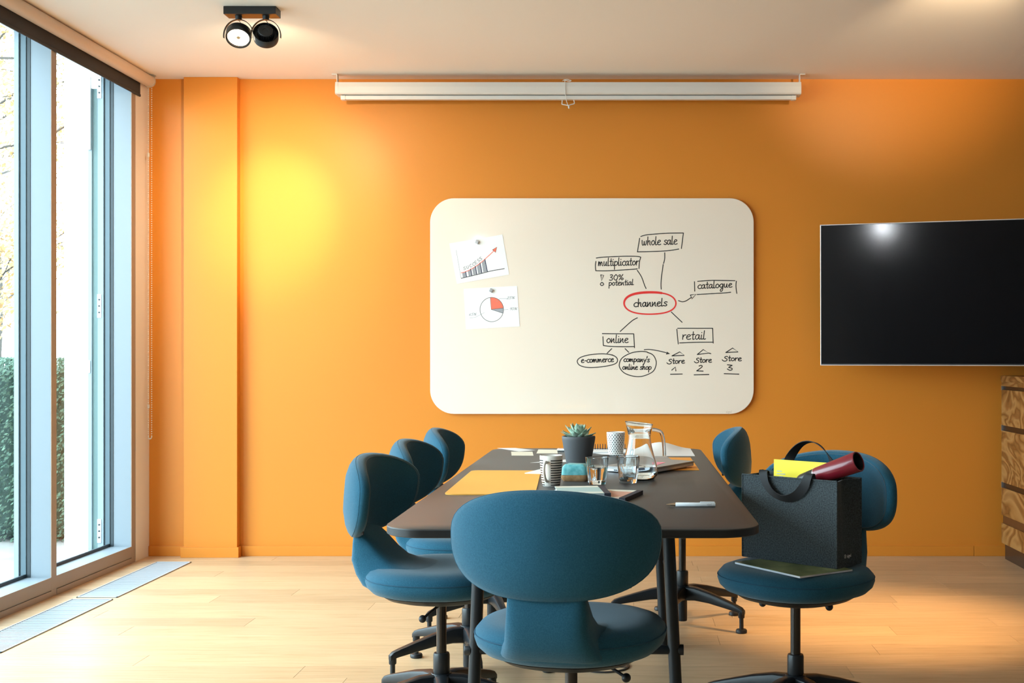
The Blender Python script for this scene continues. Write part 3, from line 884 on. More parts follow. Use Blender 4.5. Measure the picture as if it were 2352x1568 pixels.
for txt, a, b in (('25%', (938, 1022), (1055, 1018)), ('10%', (978, 1186), (1092, 1184)), ('65%', (370, 1272), (482, 1266))):
    p0, p1 = z5(a, b); word(pa, txt, p0[0], p0[1], p1[0], p1[1], 3.3, .8, PO2, .25)
for (x, y_), lab in (((497, 168), 'small steel cube magnet holding the bar chart sheet'), ((707, 895), 'small steel cube magnet holding the pie chart sheet')):
    p = Vector(b3(*z5((x, y_))[0], .0015))
    o = MB().box(-.010, .010, -.012, 0, -.010, .010, .0015).build('cube_magnet', m_magnet)
    o.location = p; o.rotation_euler = (0, R(26), 0)
    tag(o, lab, 'magnet', 'magnets on the whiteboard')

# ------------------------------------------------------------------ television on a swivel arm
tvang = R(-17.0)
tl = Vector((1.069, 6.735, 1.48)); TW, TH = 1.40, .776
tv = thing('television', 'large black flat television on a wall arm at the right of the orange wall', 'television', (tl.x, tl.y, tl.z), tvang)
tv.rotation_euler = (R(.75), 0, tvang)
MB().box(.004, TW - .004, -.003, .03, -TH / 2 + .004, TH / 2 - .004, .002).build('body', m_blackplastic, tv)
MB().box(.006, TW - .006, -.0045, -.003, -TH / 2 + .012, TH / 2 - .006).build('screen', m_tv, tv, False)
fr = MB()
fr.box(0, .005, -.006, .032, -TH / 2, TH / 2, .001).box(TW - .005, TW, -.006, .032, -TH / 2, TH / 2, .001)
fr.box(0, TW, -.006, .032, TH / 2 - .005, TH / 2, .001).box(0, TW, -.006, .032, -TH / 2, -TH / 2 + .005, .001)
fr.build('bezel', m_tvframe, tv)
MB().box(.4, .95, .03, .055, -.2, .2, .004).build('mount_plate', m_black, tv)
iM = (Matrix.Translation(tv.location) @ Matrix.Rotation(tvang, 4, 'Z')).inverted()
MB().box(1.50, 2.00, WALL - .03, WALL - .0005, 1.30, 1.66, .004).box(1.70, 1.78, 6.58, WALL - .02, 1.44, 1.52, .004).build('wall_arm', m_black, tv, M=iM)

# ------------------------------------------------------------------ sideboard with olive-wood fronts
sx0 = 2.113; sb = thing('sideboard', 'olive-wood sideboard with dark grip channels against the right wall under the television', 'sideboard', (sx0, 6.88, 0))
SL = 1.9
MB().box(.016, .44, -SL, 0, .085, 1.0, .002).build('carcass', mat('carcass_brown', (.055, .024, .010), .4), sb)
MB().box(.02, .42, -SL + .01, -.002, 0, .085, .002).build('plinth', mat('plinth_dark', (.035, .020, .015), .2), sb)
MB().box(-.004, .44, -SL, .0, 1.0, 1.034, .002).build('top', m_olive, sb)
for z0, z1_ in ((.975, 1.0), (.755, .955), (.435, .725), (.250, .405), (.092, .205)):
    a = 0.0
    for ln in (.44, .5, .5, .46):
        cyy = a - ln / 2
        p = MB().box(0, .016, -ln / 2 + .0012, ln / 2 - .0012, z0, z1_, .0015).build('front_panel', m_olive, sb)
        p.location = (0, cyy, 0)
        a -= ln
for z0, z1_ in ((.955, .975), (.725, .755), (.405, .435)):
    MB().box(.010, .018, -SL, 0, z0, z1_).build('grip_channel', mat('channel_dark', (.02, .010, .006), .3), sb, False)
    MB().box(-.001, .014, -.006, 0, z0 - .003, z1_ + .003, .0005).build('channel_end', m_steel, sb)
MB().box(.010, .017, -SL, 0, .205, .250).build('inlay_strip', mat('inlay_dark', (.09, .035, .014), .3), sb, False)

# ------------------------------------------------------------------ meeting table
tx0, tx1, ty0, ty1 = -.598, .329, 2.94, 5.495
tb = thing('meeting_table', 'long anthracite meeting table with rounded corners and black tube legs', 'table', ((tx0 + tx1) / 2, (ty0 + ty1) / 2, 0))
TW0 = Matrix.Translation(-tb.location)
def slab(z0, z1_, ins):
    return [(x, y_, z) for z in (z0,) for x, y_ in rrect(tx0 + ins, tx1 - ins, ty0 + ins, ty1 - ins, .105, 10)]
MB().loft([slab(TZ - .0035, 0, 0), slab(TZ - .001, 0, .0005), slab(TZ, 0, .002)]).build('tabletop', m_tableTop, tb, M=TW0)
MB().loft([slab(TZ - .022, 0, .002), slab(TZ - .020, 0, 0), slab(TZ - .0035, 0, 0)]).build('edge_band', m_tableEdge, tb, M=TW0)
ly = (3.36, 4.80)
for yy in ly:
    for (xt, xb_) in ((-.404, -.430), (.112, .146)):
        MB().tube([(xb_, yy, .001), (xt, yy, TZ - .0222)], .0172, 20).build('leg', m_darkmetal, tb, M=TW0)
    zc = .338
    MB().tube([(-.415, yy, zc), (.13, yy, zc)], .0125, 16).build('crossbar', m_darkmetal, tb, M=TW0)
    for x0, x1 in ((-.447, -.43), (.14, .156)):
        MB().tube([(x0, yy, zc), (x0 + .002, yy, zc), (x1, yy, zc)], [.0135, .015, .015], 16).build('bar_cap', m_black, tb, M=TW0)
MB().box(-.43, .14, 3.30, 3.42, TZ - .030, TZ - .022, .001).box(-.43, .14, 4.74, 4.86, TZ - .030, TZ - .022, .001).build('under_plate', m_black, tb, M=TW0)
MB().box(-.165, -.115, ly[0], ly[1], TZ - .055, TZ - .022, .002).build('under_beam', m_black, tb, M=TW0)

# ------------------------------------------------------------------ swivel chairs
def sring(z, rx, ry, cy=0.0, n=72, e=2.25):
    out = []
    for k in range(n):
        a = 2 * PI * k / n; c, s = math.cos(a), math.sin(a)
        out.append((rx * math.copysign(abs(c) ** (2 / e), c), cy + ry * math.copysign(abs(s) ** (2 / e), s), z))
    return out
def make_chair():
    ch = thing('swivel_chair', '', 'chair', group='blue swivel chairs at the meeting table')
    # seat pad
    MB().loft([sring(.418, .150, .150, .0), sring(.421, .185, .182, .0), sring(.430, .212, .206), sring(.446, .229, .221), sring(.464, .235, .227), sring(.480, .232, .224), sring(.494, .220, .212), sring(.502, .198, .190), sring(.504, .165, .158), sring(.501, .10, .10), sring(.499, .04, .04)]).build('seat', m_cush, ch)
    MB().tube([(x, y_, z) for x, y_, z in sring(.474, .2345, .2265)], .0014, 6, closed=True).build('seat_seam', m_seam, ch)
    MB().loft([sring(.394, .10, .10), sring(.397, .13, .13), sring(.407, .165, .163), sring(.4195, .185, .182)]).build('seat_shell', m_blackplastic, ch)
    # spine from the seat up to the backrest
    rows = [(-.258, .655, -.250, .658, .165), (-.254, .612, -.237, .616, .18), (-.262, .572, -.196, .584, .188), (-.266, .52, -.160, .548, .198), (-.250, .477, -.128, .522, .215), (-.224, .445, -.092, .509, .25), (-.170, .424, -.04, .502, .30), (-.09, .418, .02, .49, .34)]
    rr = []
    for oy, oz, iy, iz, w in rows:
        ring = []
        cyy, cz = (oy + iy) / 2, (oz + iz) / 2
        dy, dz = (iy - oy) / 2, (iz - oz) / 2
        for k in range(28):
            a = 2 * PI * k / 28; c, s = math.cos(a), math.sin(a)
            cc = math.copysign(abs(c) ** (2 / 4.5), c); ss = math.copysign(abs(s) ** (2 / 4.5), s)
            ring.append((w / 2 * cc, cyy + dy * ss, cz + dz * ss))
        rr.append(ring)
    MB().loft(rr).build('spine', m_cush, ch)
    # backrest: wide rounded pad wrapped around the sitter
    A, ZC, UP, DN, KW, KZ = .252, .738, .103, .148, 1.65, .9
    def outline(a):
        c, s = math.cos(a), math.sin(a)
        e, h = (2.15, UP) if s >= 0 else (2.75, DN)
        r = 1 / ((abs(c) / A) ** e + (abs(s) / h) ** e) ** (1 / e)
        return r * c, r * s
    def bp(x, dz, off):
        z = ZC + dz
        yy = -.262 + KW * x * x + KZ * (z - .685) ** 2
        nrm = Vector((-2 * KW * x, 1, -2 * KZ * (z - .685))).normalized()
        return Vector((x, yy, z)) + nrm * off
    n = 96
    def ringf(f, off):
        out = []
        for k in range(n):
            x, dz = outline(2 * PI * k / n)
            out.append(bp(x * f, dz * f, off))
        return out
    # rear shell bulge, side band, front panel
    prof = [(.04, -.034), (.3, -.0335), (.55, -.032), (.75, -.028), (.88, -.022), (.955, -.0155), (.985, -.010), (1.0, -.003), (1.0, .009), (.985, .016), (.955, .0195), (.91, .0205), (.8, .019), (.55, .0165), (.3, .0155), (.04, .015)]
    MB().loft([ringf(f, o_) for f, o_ in prof]).build('backrest', m_cush, ch)
    for f, o_, ms in ((.972, -.0125, m_cush), (.958, .0198, m_seam2)):
        MB()  .tube(ringf(f, o_), .0009, 6, closed=True).build('backrest_seam', ms, ch)
    MB().box(.182, .188, -.192, -.184, .615, .640, .001).build('backrest_tab', m_blackplastic, ch)
    # column
    MB().lathe([(.0155, .225), (.0155, .395)], 20).build('gas_column', m_chrome, ch)
    MB().lathe([(.0235, .165), (.0255, .170), (.0255, .222), (.0235, .228), (.0155, .229)], 24).build('column_sleeve', m_black, ch)
    MB().lathe([(.010, .012), (.020, .014), (.021, .02), (.021, .10), (.034, .106), (.042, .13), (.040, .155), (.030, .166)], 24).build('hub', m_darkmetal, ch)
    for k in range(5):
        M = Matrix.Rotation(R(90 + 72 * k), 4, 'Z')
        secs = [(.020, .134, .062, .052), (.07, .136, .056, .044), (.14, .127, .046, .037), (.21, .112, .037, .031), (.27, .0985, .029, .028), (.292, .092, .026, .027), (.304, .084, .020, .024)]
        rs = []
        for d, zc, h, w in secs:
            ring = []
            for q in range(12):
                a = 2 * PI * (q + .5) / 12; c, s = math.cos(a), math.sin(a)
                ring.append(M @ Vector((d, w / 2 * math.copysign(abs(c) ** .5, c), zc + h / 2 * math.copysign(abs(s) ** .5, s))))
            rs.append(ring)
        arm = MB().loft(rs).lathe([(.0125, .062), (.0135, .066), (.0135, .090)], 14, (.293, 0, 0), M=M).build('base_arm', m_darkmetal, ch)
        MB().lathe([(.009, .012), (.009, .066)], 12, (.293, 0, 0), M=M).build('glide_stem', m_black, arm)
        MB().lathe([(.021, 0), (.0235, .003), (.0235, .011), (.021, .015), (.012, .017)], 20, (.293, 0, 0), M=M).build('glide_foot', m_blackplastic, arm)
    # levers
    MB().tube([(.045, .03, .402), (.09, .008, .384), (.138, -.014, .364)], .0042, 8).lathe(BALL(.0115), 18, (.142, -.016, .362)).build('height_lever', m_blackplastic, ch)
    MB().tube([(-.06, .0, .404), (-.120, .0, .394)], .006, 8).lathe(BALL(.0118), 18, (-.126, .0, .392)).build('tilt_lever', m_blackplastic, ch)
    MB().box(-.212, -.208, -.09, -.07, .462, .470).build('seat_tab', m_blackplastic, ch)
    return ch
chair = make_chair()
def put(o, x, y_, facing, label, base=None):
    """facing: compass of the sitter's look, degrees from +X"""
    o.location = (x, y_, 0); o.rotation_euler = (0, 0, R(facing - 90)); o['label'] = label
    return o
CH6 = [(-.138, 3.02, 79, 'blue swivel chair at the near end of the table, seen from behind'),
       (-.575, 3.78, -8, 'blue swivel chair on the window side of the table, the nearest of three'),
       (-.577, 4.45, -4, 'blue swivel chair on the window side of the table, the middle one of three'),
       (-.570, 5.15, 0, 'blue swivel chair on the window side of the table, the farthest of three'),
       (.237, 5.22, 180, 'blue swivel chair at the far right side of the table, turned to the window'),
       (.520, 3.76, -135, 'blue swivel chair pulled out on the right, carrying the felt bag')]
CHAIRS = []
for i, (x, y_, fa, lb) in enumerate(CH6):
    c = chair if i == 0 else copy_tree(chair)
    put(c, x, y_, fa, lb)
    CHAIRS.append(c)

# ------------------------------------------------------------------ things on the table
E = .0006
def flat(name, label, cat, pts, m, z0, th, group=None, r=0):
    """flat sheet or pad; pts measured on its top"""
    P = [on_plane(px, py, z0 + th) for px, py in pts]
    c = sum(P, Vector()) / len(P)
    q = [(p.x - c.x, p.y - c.y) for p in P]
    if r:
        qq = []
        for i in range(len(q)):
            a, b, d = Vector(q[i - 1]), Vector(q[i]), Vector(q[(i + 1) % len(q)])
            u = (a - b).normalized() * r; v = (d - b).normalized() * r
            for k in range(6):
                t = k / 5
                qq.append(tuple((b + u) * (1 - t) ** 2 + 2 * b * t * (1 - t) + (b + v) * t * t))
        q = qq
    o = MB().prism(q, 0, th).build(name, m)
    o.location = (c.x, c.y, z0)
    return tag(o, label, cat, group)
T0 = TZ + .0001
flat('desk_pad', 'mustard yellow desk pad with rounded corners on the left of the table', 'desk pad', [(1084, 1079.5), (1243, 1080), (1229, 1134), (1019, 1134)], m_amber, T0, .0035, r=.035)
flat('paper_sheet', 'white paper corner lying at the far left end of the table', 'paper', [(1142, 1028.6), (1183, 1028.2), (1230, 1033.6), (1192, 1036.4)], m_paper, T0, .0004, 'loose papers on the table')
flat('sticky_note', 'cream note card at the far left of the table, in front of the white sheet', 'note', [(1174, 1036.9), (1223, 1036.9), (1225.4, 1045.8), (1175, 1045.6)], m_cream, T0, .0008, 'cream note cards')
flat('sticky_note', 'cream note card just left of the grey plant pot at the far end', 'note', [(1236.5, 1031.8), (1279, 1032.2), (1281, 1040.8), (1232, 1040.8)], m_cream, T0, .0008, 'cream note cards')
flat('paper_sheet', 'thin white sheet behind the striped mug and the plant pot', 'paper', [(1218, 1062.2), (1262, 1058), (1303, 1054.5), (1303, 1060.5)], m_paper, T0, .0004, 'loose papers on the table')
p = flat('booklet', 'white booklet with a pointed corner behind the striped mug', 'booklet', [(1205, 1085.6), (1246, 1075.5), (1294, 1073.0), (1268, 1087.0)], m_paper, T0 + .0037, .003)
flat('paper_sheet', 'white sheet peeking out behind the dotted cup', 'paper', [(1368, 1041.0), (1430, 1040), (1432, 1044.5), (1382, 1043)], m_paper, T0 + .0066, .0004, 'loose papers on the table')
# marker lying behind the pot
p0, p1 = on_plane(1281, 1036.8, TZ), on_plane(1300, 1037.6, TZ)
mk = thing('marker_pen', 'silver marker lying left behind the grey pot', 'marker', (p0.x, p0.y, T0 + .008), math.atan2(p1.y - p0.y, p1.x - p0.x))
MB().tube([(0, 0, 0), (.003, 0, 0), (.085, 0, 0)], [.006, .008, .008], 14).build('barrel', m_steel, mk)
MB().tube([(.0851, 0, 0), (.12, 0, 0), (.123, 0, 0)], [.0078, .0078, .006], 14).build('cap', m_pages, mk)

# striped mug
def prof_wall(outer, th):
    inner = [(r - th, z) for r, z in reversed(outer)]
    return outer + inner
p = on_plane(1266, 1115.5, TZ)
mug = thing('striped_mug', 'white mug with black stripes, handle towards the viewer', 'mug', (p.x, p.y, T0))
m_stripe = mat('striped_ceramic', (.84, .80, .74), .25)
tc = N(m_stripe, 'ShaderNodeTexCoord'); sp = N(m_stripe, 'ShaderNodeSeparateXYZ'); L(m_stripe, tc.outputs['Object'], sp.inputs[0])
def MN(m, op, a, b=None):
    n = N(m, 'ShaderNodeMath', operation=op)
    for i, v in enumerate((a, b)):
        if v is None: continue
        if isinstance(v, (int, float)): n.inputs[i].default_value = v
        else: L(m, v, n.inputs[i])
    return n.outputs[0]
zz = MN(m_stripe, 'FRACT', MN(m_stripe, 'DIVIDE', MN(m_stripe, 'SUBTRACT', sp.outputs[2], .0035), .0078))
on = MN(m_stripe, 'LESS_THAN', zz, .40)
zlim = MN(m_stripe, 'MULTIPLY', MN(m_stripe, 'LESS_THAN', sp.outputs[2], .0885), MN(m_stripe, 'GREATER_THAN', sp.outputs[2], .004))
HA = R(-110)
dotp = MN(m_stripe, 'ADD', MN(m_stripe, 'MULTIPLY', sp.outputs[0], math.cos(HA)), MN(m_stripe, 'MULTIPLY', sp.outputs[1], math.sin(HA)))
rad = MN(m_stripe, 'SQRT', MN(m_stripe, 'ADD', MN(m_stripe, 'MULTIPLY', sp.outputs[0], sp.outputs[0]), MN(m_stripe, 'MULTIPLY', sp.outputs[1], sp.outputs[1])))
gap = MN(m_stripe, 'LESS_THAN', MN(m_stripe, 'DIVIDE', dotp, rad), math.cos(R(21)))
fac = MN(m_stripe, 'MULTIPLY', MN(m_stripe, 'MULTIPLY', on, zlim), gap)
mx = N(m_stripe, 'ShaderNodeMixRGB'); mx.inputs[1].default_value = (.84, .80, .74, 1); mx.inputs[2].default_value = (.01, .01, .014, 1)
L(m_stripe, fac, mx.inputs[0]); L(m_stripe, mx.outputs[0], bsdf(m_stripe).inputs['Base Color'])
MB().lathe([(.0005, .001), (.026, 0), (.0285, .003), (.031, .02), (.0345, .05), (.0365, .080), (.0368, .096), (.0355, .0985), (.034, .096), (.0335, .08), (.031, .04), (.027, .008), (.0005, .006)], 48).build('cup', m_stripe, mug)
ca, sa = math.cos(HA), math.sin(HA)
hp = smoothpts([(.0355, .077), (.046, .080), (.056, .070), (.058, .052), (.052, .034), (.042, .022), (.0315, .017)], 5)
hpath = [Vector((p_.x * ca, p_.x * sa, p_.y)) for p_ in [Vector((q[0], q[1], 0)) for q in hp]]
MB().tube(hpath, .0045, 12).build('handle', m_mug, mug)

# succulent in a grey pot
p = on_plane(1329, 1066, TZ)
pot = thing('potted_succulent', 'green rosette succulent in a round dark grey pot', 'plant', (p.x, p.y, T0))
MB().lathe([(.0005, .0005), (.043, 0), (.047, .003), (.052, .03), (.0585, .065), (.0635, .095), (.0645, .106), (.063, .1085), (.059, .1085), (.058, .100), (.0005, .098)], 48).build('pot', m_pot, pot)
MB().lathe([(.0575, .0985), (.03, .103), (.0005, .105)], 24, cap=False).build('soil', m_soil, pot)
lf = MB(); rows_ = []
LL = .068
for i in range(9):
    t = i / 8
    w = .0155 * (math.sin(PI * min(1, t * .62 + .24)) ** 1.1) * (1 if t < .7 else max(.04, 1 - ((t - .7) / .3) ** 1.6))
    yy = t * LL; zc = .010 * t * t + .012 * max(0, t - .6)
    th = .0042 * (1 - t * .75)
    rows_.append([(w * math.cos(a), yy, zc + (th * math.sin(a) if math.sin(a) > 0 else th * math.sin(a) * 1.3) + .35 * abs(w * math.cos(a)) * .6) for a in [2 * PI * k / 10 for k in range(10)]])
lf.loft(rows_)
leaf0 = lf.build('leaf', m_leaf, pot)
LV = []
for nring, el, s, z0, off in ((11, 10, 1.0, .100, 0.0), (9, 30, .92, .103, .3), (7, 52, .82, .105, .1), (5, 68, .70, .107, .5), (3, 82, .52, .109, .2)):
    for k in range(nring):
        LV.append((2 * PI * k / nring + off + random.uniform(-.08, .08), el + random.uniform(-5, 5), s * random.uniform(.93, 1.06), z0))
for i, (a, el, s, z0) in enumerate(LV):
    o = leaf0 if i == 0 else leaf0.copy()
    if i: COL.objects.link(o)
    o.parent = pot
    o.matrix_local = Matrix.Translation((0, 0, z0)) @ Matrix.Rotation(a, 4, 'Z') @ Matrix.Translation((0, .004, 0)) @ Matrix.Rotation(R(el), 4, 'X') @ Matrix.Scale(s, 4)

# dotted cup
p = on_plane(1414.5, 1046, TZ)
m_dots = mat('dotted_ceramic', (.86, .84, .80), .3)
tc = N(m_dots, 'ShaderNodeTexCoord'); sp = N(m_dots, 'ShaderNodeSeparateXYZ'); L(m_dots, tc.outputs['Object'], sp.inputs[0])
an = MN(m_dots, 'ARCTAN2', sp.outputs[1], sp.outputs[0])
zr = MN(m_dots, 'DIVIDE', sp.outputs[2], .0076)
rowi = MN(m_dots, 'FLOOR', zr)
odd = MN(m_dots, 'MULTIPLY', MN(m_dots, 'MODULO', rowi, 2.0), .5)
uu = MN(m_dots, 'ADD', MN(m_dots, 'MULTIPLY', an, 19 / (2 * PI)), odd)
du = MN(m_dots, 'SUBTRACT', MN(m_dots, 'FRACT', MN(m_dots, 'ADD', uu, 50.0)), .5)
dv = MN(m_dots, 'SUBTRACT', MN(m_dots, 'FRACT', zr), .5)
d2 = MN(m_dots, 'ADD', MN(m_dots, 'MULTIPLY', MN(m_dots, 'MULTIPLY', du, 1.55), MN(m_dots, 'MULTIPLY', du, 1.55)), MN(m_dots, 'MULTIPLY', dv, dv))
dot = MN(m_dots, 'MULTIPLY', MN(m_dots, 'LESS_THAN', d2, .095), MN(m_dots, 'LESS_THAN', sp.outputs[2], .0945))
mx = N(m_dots, 'ShaderNodeMixRGB'); mx.inputs[1].default_value = (.88, .86, .82, 1); mx.inputs[2].default_value = (.008, .008, .01, 1)
L(m_dots, dot, mx.inputs[0]); L(m_dots, mx.outputs[0], bsdf(m_dots).inputs['Base Color'])
cup = MB().lathe([(.0005, .001), (.028, 0), (.030, .003), (.0345, .04), (.0375, .075), (.0385, .097), (.037, .099), (.0355, .097), (.034, .07), (.028, .008), (.0005, .006)], 48).build('dotted_cup', m_dots)
cup.location = (p.x, p.y, T0)
tag(cup, 'white tumbler cup with rows of black dots between pot and carafe', 'cup')

# wire-bound notebook behind the cup
p = on_plane(1366, 1041, TZ); q = on_plane(1438, 1041, TZ)
nb = thing('wire_notebook', 'wire-bound notebook behind the dotted cup', 'notebook', (p.x, p.y, T0))
wdt = q.x - p.x
MB().box(-.05, wdt, .0, .16, 0, .006, .001).build('page_block', m_paper, nb)
lp = MB()
for k in range(17):
    x = -.045 + k * (wdt + .04) / 16
    lp.tube([(x, .155 + .0135 * math.cos(a), .0150 + .0135 * math.sin(a)) for a in [2 * PI * j / 12 for j in range(12)]], .0016, 6, closed=True)
lp.build('wire_binding', m_nbdark, nb)

# carafe of water
p = on_plane(1468.5, 1097, TZ)
p.y -= .05
cf = thing('water_carafe', 'clear glass water carafe with a curved handle, partly filled', 'carafe', (p.x, p.y, T0))
def spout(a, z):
    t = max(0, (z - .150) / .04)
    return 1 + .10 * t * max(0, math.cos(a - PI)) ** 6
outer = [(.0005, .001), (.044, 0), (.052, .003), (.0615, .016), (.0625, .028), (.058, .050), (.050, .080), (.0425, .110), (.038, .135), (.0368, .147), (.0385, .150), (.0385, .153), (.0395, .165), (.0430, .178), (.0455, .186)]
inner = [(.0430, .185), (.0420, .177), (.0370, .164), (.0340, .150), (.0355, .135), (.040, .110), (.0475, .080), (.0555, .050), (.0595, .028), (.0585, .018), (.050, .009), (.0005, .008)]
cb = MB(); rings = []
for r, z in outer + inner:
    ring = []
    for k in range(56):
        a = 2 * PI * k / 56
        zr_ = z + (.010 * max(0, (z - .165) / .02) * (.5 - .5 * math.cos(a)))
        ring.append((r * spout(a, z) * math.cos(a), r * spout(a, z) * math.sin(a), zr_))
    rings.append(ring)
cb.loft(rings, False).build('glass_body', m_glass, cf)
MB().lathe([(.0005, .0082), (.0495, .0092), (.0583, .018), (.0593, .028), (.0568, .0445), (.0005, .0445)], 48, cap=False).build('water', m_water, cf)
MB().tube(smoothpts([(.0425, 0, .168), (.058, 0, .166), (.073, 0, .158), (.080, 0, .135), (.083, 0, .105), (.084, 0, .085), (.0835, 0, .078)], 5), .0062, 12).build('handle', m_glass, cf)

# two tumblers
def tumbler(px, py, label):
    p = on_plane(px, py, TZ)
    g = thing('water_glass', label, 'glass', (p.x, p.y, T0), 0, 'tumblers of water')
    fac_ = lambda a, z: 1 + .022 * math.cos(9 * a) * max(0, min(1, (.085 - z) / .03)) * min(1, z / .01)
    MB().lathe([(.0005, .0008), (.0275, 0), (.029, .002), (.0305, .012), (.034, .045), (.0385, .086), (.0375, .0875), (.0365, .086), (.0320, .045), (.0285, .0125), (.0005, .011)], 72, cap=False, mod=fac_).build('glass_body', m_glass, g)
    MB().lathe([(.0005, .0112), (.0280, .0126), (.0335, .056), (.0005, .056)], 48, cap=False).build('water', m_water, g)
tumbler(1371, 1111, 'faceted water glass nearer the striped mug')
tumbler(1442.5, 1108, 'faceted water glass in front of the carafe')

# turquoise and tan pouch
p = on_plane(1322, 1103.5, TZ)
po = thing('foil_pouch', 'small crinkled pouch, turquoise above and tan below, next to the mug', 'pouch', (p.x, p.y, T0), R(-4))
def pillow(z0, z1_, sc0, n=40):
    rings = []
    for t in [k / 8 for k in range(9)]:
        z = z0 + (z1_ - z0) * t
        w = .048; dd = .034
        hgt = z / .056
        f = (1 - abs(hgt * 2 - .9) ** 3.4 * .26)
        rings.append([(w * f * math.copysign(abs(math.cos(a)) ** .3, math.cos(a)) * (1 + .012 * math.sin(7 * a + 9 * z * 30)), dd * f * math.copysign(abs(math.sin(a)) ** .6, math.sin(a)) * (1 + .02 * math.sin(5 * a)), z + .0015 * math.sin(4 * a) * t) for a in [2 * PI * k / n for k in range(n)]])
    return rings
MB().loft(pillow(0, .0215, 1)).build('lower_half', m_tan, po)
MB().loft(pillow(.0217, .056, 1)).build('upper_half', m_tealbag, po)

# two notebooks
def notebook(name, label, c, rz, w, l, z0, th, cover, stripe):
    nbk = thing(name, label, 'notebook', (c[0], c[1], z0), rz, 'hardback notebooks near the end chair')
    MB().box(-w / 2 + .003, w / 2 - .004, -l / 2 + .003, l / 2 - .003, .0021, th - .0021).build('page_block', m_pages, nbk, False)
    MB().box(-w / 2, w / 2, -l / 2, l / 2, 0, .002, .0004).build('back_cover', cover, nbk)
    MB().box(-w / 2, w / 2, -l / 2, l / 2, th - .002, th, .0004).build('front_cover', cover, nbk)
    MB().box(w / 2 - .018, w / 2 + .0012, -l / 2 - .0003, l / 2 + .0003, -.0 , th + .0003, .0006).build('cloth_spine', m_nbdark, nbk)
    for y0, y1 in stripe:
        MB().box(-w / 2 + .001, w / 2 - .0185, y0, y1, th, th + .00025).build('cover_stripe', m_nbstripe, nbk, False)
pk = on_plane(1476, 1126, TZ + .012); pn = on_plane(1437, 1142.5, TZ + .012)
d = (pn - pk); rzp = math.atan2(d.x, -d.y)
w_, l_ = .148, .20
u = Vector((math.cos(rzp), math.sin(rzp), 0)); v = Vector((-math.sin(rzp), math.cos(rzp), 0))
c = pk - u * w_ / 2 - v * l_ / 2
notebook('hardback_notebook', 'dusty pink hardback notebook with a dark spine, lying underneath', (c.x, c.y), rzp, w_, l_, T0, .012, m_nbpink, [(.058, .098), (-.098, -.08)])
pk = on_plane(1386, 1115, TZ + .0245); rzp = R(7)
u = Vector((math.cos(rzp), math.sin(rzp), 0)); v = Vector((-math.sin(rzp), math.cos(rzp), 0))
c = pk - u * w_ / 2 - v * l_ / 2
notebook('hardback_notebook', 'pale teal hardback notebook with a dark spine, lying on top', (c.x, c.y), rzp, w_, l_, T0 + .0124, .012, m_nbteal, [(.06, .098), (-.098, -.06)])

# pen
p0, p1 = on_plane(1530, 1163.5, TZ), on_plane(1643, 1164, TZ)
pe_ = thing('ballpoint_pen', 'white ballpoint pen with a metal tip near the right edge of the table', 'pen', (p0.x, p0.y, T0 + .0062), math.atan2(p1.y - p0.y, p1.x - p0.x))
pl = (p1 - p0).length
MB().tube([(0, 0, 0), (.004, 0, 0), (.026, 0, 0)], [.0008, .0018, .005], 14).build('tip', m_gold, pe_)
MB().tube([(.0262, 0, 0), (.027, 0, 0), (pl - .001, 0, 0), (pl, 0, 0)], [.0052, .0058, .006, .0054], 16).build('barrel', m_pen, pe_)
MB().box(pl - .042, pl - .002, -.002, .002, .0055, .0085, .0006).build('clip', m_pen, pe_)
text_mesh('sigel', .0075, m_hatch, pe_, Matrix.Translation((pl - .017, -.0060, .001)) @ Matrix.Rotation(R(80), 4, 'X'))

# right end: folder, sheet, tablet, laptop
flat('card_folder', 'amber card folder under the laptop at the right of the table', 'folder', [(1490, 1050), (1586, 1050), (1606, 1078.5), (1490, 1079)], m_amber2, T0, .002)
# arched white sheet
sx_, sy0, sy1 = (.004, .283), 5.06, 5.44
sh = MB(); rows_ = []
for i in range(15):
    t = i / 14; x = sx_[0] + (sx_[1] - sx_[0]) * t
    row_ = []
    for j in range(7):
        w = j / 6
        hgt = .031 * math.exp(-((t - .52) / .30) ** 2) * w ** 1.3
        row_.append(Vector((x, sy0 + (sy1 - sy0) * w, hgt)))
    rows_.append(row_)
top = [p for r_ in rows_ for p in r_]
fs = []
for i in range(14):
    for j in range(6):
        a = i * 7 + j; fs.append((a, a + 7, a + 8, a + 1))
sh.add([p + Vector((0, 0, .0005)) for p in top], fs)
bot = [f[::-1] for f in fs]
sh.add(top, bot)
o = sh.build('paper_sheet', m_paper, None, True, M=Matrix.Translation((-.13, -5.25, 0)))
o.location = (.13, 5.25, T0); tag(o, 'large white sheet with an arched far edge at the far right of the table', 'paper', 'loose papers on the table')
# tablet
p = on_plane(1500, 1058, TZ + .03)
tbp = [on_plane(1470, 1047, TZ + .016), on_plane(1530, 1047, TZ + .016), on_plane(1547, 1057.5, TZ + .016), on_plane(1462, 1057.5, TZ + .016)]
c = sum(tbp, Vector()) / 4
tab = thing('document_box', 'flat grey box standing behind the laptop', 'box', (c.x, c.y, T0 + .0022))
q = [(a.x - c.x, a.y - c.y) for a in tbp]
MB().prism(q, .010, .0135).build('lid', mat('box_grey', (.36, .33, .31), .5), tab)
MB().prism([(x * .985, y_ * .985) for x, y_ in q], 0, .010).build('tray', m_nbdark, tab)
